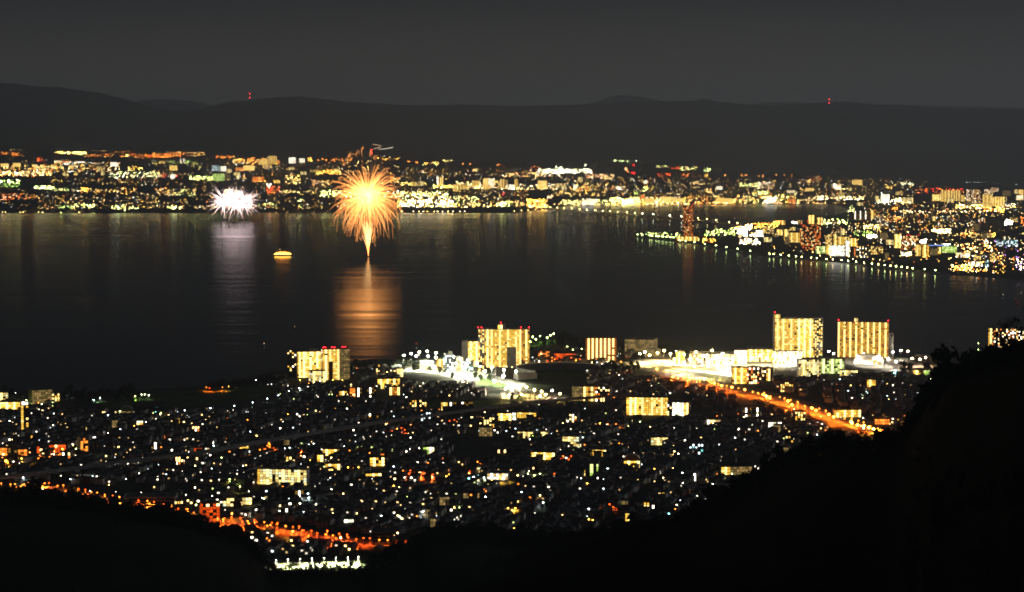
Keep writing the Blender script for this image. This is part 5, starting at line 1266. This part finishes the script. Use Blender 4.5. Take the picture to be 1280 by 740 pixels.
# ------------------------------------------------------------------ fireworks over the lake
def streak(b, p0, v, g, T, r0, r1, mats, n=9, t0=0.0):
    pts = []
    for k in range(n + 1):
        t = t0 + (T - t0) * k / n
        dr = (1 - exp(-.9 * t)) / .9
        pts.append((p0[0] + v[0] * dr, p0[1] + v[1] * dr, p0[2] + v[2] * dr - .5 * g * t * t))
    m = len(mats)
    for k in range(m):
        a, c = int(n * k / m), int(n * (k + 1) / m)
        ra, rb = r0 + (r1 - r0) * k / m, r0 + (r1 - r0) * (k + 1) / m
        if c > a: b.tube(pts[a:c + 1], ra, rb, mats[k], 3)
gB = ground(460.5, 319.5); gB.z = 0
fw = empty('golden_firework', gB); tag(fw, 'big golden firework burst with drooping sparks above a bright fountain from the lake', 'firework')
mp_ = gB.y / F
ctr = Vector((-1 * mp_, 0, (319.5 - 243) * mp_))
rr = random.Random(3)
HOT, MID, EDGE, TAIL = glow('ember', 11), glow('ember', 6.5), glow('ember', 4.4), glow('ember', 2.4)
sb1, sb2 = MB(), MB()
for k in range(330):
    d = Vector((rr.gauss(0, 1), rr.gauss(0, 1), rr.gauss(0, 1))).normalized()
    sp = rr.uniform(.55, 1.0)
    v_ = d * sp * 160
    streak(sb1, ctr, v_, 15 * rr.uniform(.8, 1.1), rr.uniform(1.3, 2.2), 0.52, .34, [HOT, MID, EDGE, EDGE, TAIL], 10, .08)
sb1.build('spark_burst', fw)
for k in range(150):
    a = rr.uniform(0, 2 * pi); e = rr.uniform(.0, .7)
    v_ = Vector((cos(a) * rr.uniform(30, 112), sin(a) * rr.uniform(30, 112), rr.uniform(-20, 70)))
    streak(sb2, ctr + Vector((0, 0, -10)), v_, 20, rr.uniform(2.2, 3.7), 00.48, .3, [HOT, EDGE, EDGE, TAIL, TAIL], 12, .25)
sb2.build('drooping_sparks', fw)
core = MB()
for k in range(56):
    d = Vector((rr.gauss(0, 1.3), rr.gauss(0, 1), rr.gauss(0, .6))).normalized()
    streak(core, ctr + Vector((rr.gauss(0, 12), 0, rr.uniform(-30, 10))), d * rr.uniform(25, 58), 8, rr.uniform(.7, 1.2), .6, .35, [glow('ember', 5), glow('ember', 4)], 4)
for k in range(52):
    d = Vector((rr.gauss(0, 1), rr.gauss(0, 1), rr.gauss(0, 1))).normalized()
    streak(core, ctr + Vector((rr.gauss(0, 7), 0, rr.gauss(-4, 7))), d * rr.uniform(18, 40), 6, rr.uniform(.6, 1.0), .6, .4, [glow('ylw', 16), glow('ylw', 9)], 4)
core.build('burst_core', fw)
ft = MB()
for k in range(60):
    a, sx = rr.uniform(0, 2 * pi), abs(rr.gauss(0, .055))
    hh = rr.uniform(60, 118)
    sw = rr.gauss(0, 1)
    pts = [(0, 0, 1)] + [(sw * 15 * (q / 6) ** 1.6 * .55 + sw * .8 * (q / 6), rr.gauss(0, 1) * 6 * q / 6, 1 + hh * q / 6) for q in range(1, 7)]
    ft.tube(pts[:4], .8, .7, glow('ember', 5), 3); ft.tube(pts[3:], .7, .5, glow('spark', 4), 3)
ft.build('spark_fountain', fw)
for bx, bz, sx, sz, nn in [(-19, 126, 9, 8, 14), (-23, 122, 6, 6, 12), (-13, 128, 5, 6, 10), (-6, 131, 2.5, 11, 9), (4, 128, 3, 10, 9), (10, 122, 5, 6, 10), (-28, 115, 6, 6, 10), (26, 108, 5, 6, 8), (30, 98, 6, 7, 8), (-34, 96, 4, 8, 8), (-9, 22, 3, 3, 6), (7, 20, 4, 9, 6)]:
    w_ = MB()
    for k in range(3):
        a0 = rr.uniform(0, 3); x0 = bx * mp_ + rr.uniform(-3, 3); z0 = bz * mp_ + rr.uniform(-6, 6)
        pts = [(x0 + sx * mp_ * .5 * cos(a0 + q * .38), rr.uniform(-2, 2), z0 + sz * mp_ * .5 * sin(a0 + q * .38)) for q in range(7)]
        w_.tube(pts, .24, .18, glow('ember', 5), 3)
    w_.build('curling_sparks', fw)
# launch barges and boats
M_HULL = surf('dark_hull', (.05, .05, .055), .5, .2, .5)
def hull(b, L, Wd, Hh, mat):
    P = [(-L / 2, -Wd / 2), (L * .28, -Wd / 2), (L * .5, 0), (L * .28, Wd / 2), (-L / 2, Wd / 2)]
    n_ = len(P)
    for k in range(n_):
        a, c = P[k], P[(k + 1) % n_]
        b.face([(a[0] * .92, a[1] * .8, -.6), (c[0] * .92, c[1] * .8, -.6), (c[0], c[1], Hh), (a[0], a[1], Hh)], mat)
    b.face([(x, y, Hh) for x, y in P], mat)
def barge(loc, label, L=26):
    rt = empty('launch_barge', loc, rr.uniform(-.2, .2)); tag(rt, label, 'barge')
    b = MB(); hull(b, L, 9, 1.8, M_HULL); b.build('hull', rt)
    b = MB(); b.box(-L * .36, 0, 1.8, 4, 5, 3, M_GREY); b.build('cabin', rt)
    for k in range(3):
        b = MB(); b.box(-L * .1 + k * L * .14, 0, 1.8, 2, 4, 1.4, M_DARK); b.build('mortar_rack', rt)
barge(gB + Vector((-4, 4, 0)), 'small dark barge under the big golden firework')
# white fireworks near the far shore
def white_fw(px, ybase, ytop, rad, lab, k0):
    g = ground(px, ybase); g.z = 0; m = g.y / F
    rt = empty('white_firework', g); tag(rt, lab, 'firework', 'white fireworks by the far shore')
    c = Vector((0, 0, (ybase - ytop) * m)); b = MB(); b2 = MB()
    q_ = random.Random(k0)
    for k in range(120):
        d = Vector((q_.gauss(0, 1), q_.gauss(0, 1), q_.gauss(0, .5))).normalized()
        streak(b, c, d * rad * m * q_.uniform(.4, 1.1), 2, q_.uniform(.9, 1.5), 1.7, .8, [glow('dusk', 9), glow('dusk', 4)], 4)
    for k in range(34):
        a = 2 * pi * k / 34 + q_.uniform(-.07, .07)
        d = Vector((cos(a), q_.gauss(0, .3), sin(a) * .8))
        streak(b2, c, d * rad * m * q_.uniform(2.0, 5.2), 2, 1.5, .8, .3, [glow('dusk', 14), glow('dusk', 5), glow('dusk', 1.6)], 6, .25)
    b.build('burst_core', rt); b2.build('spark_rays', rt)
white_fw(281, 273, 250.5, 7.5, 'left blazing white firework of three by the far shore', 1)
white_fw(294, 276, 249.5, 8.5, 'middle blazing white firework of three by the far shore', 2)
white_fw(305, 273, 250.5, 7.5, 'right blazing white firework of three by the far shore', 4)
for px_, py_, t_ in [(281, 274, 'left'), (294, 278, 'middle'), (306, 274.5, 'right')]:
    g = ground(px_, py_); g.z = 0; barge(g, 'small dark barge under the %s white firework' % t_, 34)
# zigzag light trail with two red points above the burst, as glowing shapes
rt = empty('zigzag_light_trail', above(478, 186, 7600)); tag(rt, 'thin white zigzag light trail in the air above the golden burst', 'firework')
def zz(P): return [((x - 478) * 2.7, 0, (186 - y) * 2.7) for x, y in P]
q = MB(); q.tube(zz([(466, 180.5), (471, 181), (477, 182.5), (473, 184.5), (467, 186)]), .7, .9, glow('peach', 1.5), 4); q.tube(zz([(473, 186.5), (481, 186), (488, 185), (491, 184)]), .7, 1.2, glow('white', 1.6), 4); q.build('trail', rt)
q = MB(); q.octa((464.5 - 478) * 2.7, 0, (184.5 - 186) * 2.7, 2.2, glow('red', 12)); q.octa((464.5 - 478) * 2.7, 0, (191.5 - 186) * -2.7, 2.2, glow('red', 12)); q.build('spark', rt)

# excursion ship
gS = ground(352.5, 318.5); gS.z = 0; ms = gS.y / F; LS = 26 * ms
sh = empty('excursion_ship', gS, pi + .12); tag(sh, 'brightly lit golden excursion ship on the dark lake left of the burst', 'ship')
b = MB(); hull(b, LS, 12, 3.4, surf('white_hull', (.7, .7, .68), .4, .1, .5)); b.build('hull', sh)
for k, (l0, hz, zz0, s) in enumerate([(.80, 3.0, 3.4, 'gold'), (.66, 3.0, 6.9, 'orange'), (.36, 2.6, 10.4, 'orange')]):
    b = MB(); b.box(-LS * .03, 0, zz0, LS * l0, 10 - k * 2, hz, M_PALE); b.box(-LS * .03, 0, zz0 + hz, LS * (l0 + .04), 10.6 - k * 2, .4, M_PALE, bottom=True); dk = b.build('deck_house', sh)
    b = MB(); n_ = int(LS * l0 / 2.4)
    for q in range(n_):
        x = -LS * .03 - LS * l0 / 2 + LS * l0 * (q + .08) / n_
        w_ = LS * l0 / n_ * .84
        for sy in (-1, 1):
            y = sy * (5 - k + .06)
            b.face([(x, y, zz0 + .6), (x + w_, y, zz0 + .6), (x + w_, y, zz0 + hz - .3), (x, y, zz0 + hz - .3)], glow(s, 24 if k < 2 else 10))
    b.build('glazing', dk)
b = MB(); b.tube([(LS * .1, 0, 13), (LS * .1, 0, 20)], .3, .15, M_METAL, 4); b.octa(LS * .1, 0, 20.4, .9, glow('warm', 12)); b.build('mast', sh)
b = MB(); b.tube([(-LS * .2, 0, 13), (-LS * .21, 0, 17)], 1.6, 1.3, M_METAL, 8); b.build('funnel', sh)
# small lit boats and buoys
def boat(px, py, t, lab):
    g = ground(px, py); g.z = 0; rt = empty('small_boat', g, U(-1, 1)); tag(rt, lab, 'boat')
    b = MB(); hull(b, 9, 3, 1.1, M_HULL); b.build('hull', rt)
    b = MB(); b.box(-1, 0, 1.1, 3, 2, 1.7, M_GREY); b.build('cabin', rt)
    b = MB(); b.tube([(-1, 0, 2.8), (-1, 0, 4.5)], .06, .05, M_METAL, 4); b.octa(-1, 0, 4.7, .45, glow(t, 8)); b.build('mast_lamp', rt)
boat(331, 431, 'peach', 'tiny boat with a pinkish lamp on the dark lake beyond the left golden towers')
boat(369, 410, 'warm', 'tiny boat with a faint warm lamp out on the dark lake')
boat(521, 431, 'redor', 'tiny boat with a red lamp right of the glowing reflection')
for px_, py_, t_, w_ in [(1254, 369, 'pale', 'topmost'), (1270, 375, 'red', 'middle'), (1272, 379, 'redor', 'lowest'), (1277, 367, 'ylw', 'rightmost')]:
    boat(px_, py_, t_, 'small boat with a coloured lamp near the right edge of the lake, %s of four' % w_)
# weir posts of the fish traps off the right shore
for (a, c, lab) in [((1156, 418), (1150, 436), 'left'), ((1188, 424), (1194, 439), 'right')]:
    A, C = ground(*a), ground(*c); A.z = C.z = 0
    rt = empty('fish_trap_fence', A); tag(rt, '%s one of two slanting pale stake fences of fish traps off the right shore' % lab, 'fish trap')
    b = MB()
    for k in range(40):
        if k % 9 == 8: continue
        p = (C - A) * (k / 39); b.tube([(p.x, p.y, -2), (p.x, p.y, 2.6)], .35, .3, M_PALE, 4)
    b.build('stakes', rt)

# smoke volumes added round the bursts to give the sparks a glow
ms_ = bpy.data.materials.new('glow_smoke'); ms_.use_nodes = True
n, l = ms_.node_tree.nodes, ms_.node_tree.links
n.clear()
o_ = n.new('ShaderNodeOutputMaterial'); pv = n.new('ShaderNodeVolumePrincipled')
pv.inputs['Color'].default_value = (.8, .8, .8, 1); pv.inputs['Density'].default_value = .0018; pv.inputs['Anisotropy'].default_value = .2
l.new(pv.outputs[0], o_.inputs['Volume'])
def smoke(ctr_, rx, ry, rz, seed):
    import bmesh
    bm = bmesh.new(); bmesh.ops.create_icosphere(bm, subdivisions=4, radius=1)
    for v_ in bm.verts:
        f = 1 + .35 * noise.noise(v_.co * 1.6 + Vector((seed, 0, 0)))
        v_.co = Vector((v_.co.x * rx * f, v_.co.y * ry * f, v_.co.z * rz * f))
    me = bpy.data.meshes.new('smoke'); bm.to_mesh(me); bm.free(); me.materials.append(ms_)
    o = bpy.data.objects.new('smoke', me); COL.objects.link(o); o.location = ctr_
    tag(o, 'thin smoke added around a firework burst for its glow', 'smoke', kind='stuff')
smoke(gB + ctr + Vector((6, 0, -6)), 92, 80, 104, 3.0)
g = ground(293, 274); smoke(Vector((g.x, g.y, (274 - 249) * g.y / F)), 105, 60, 48, 8.0)
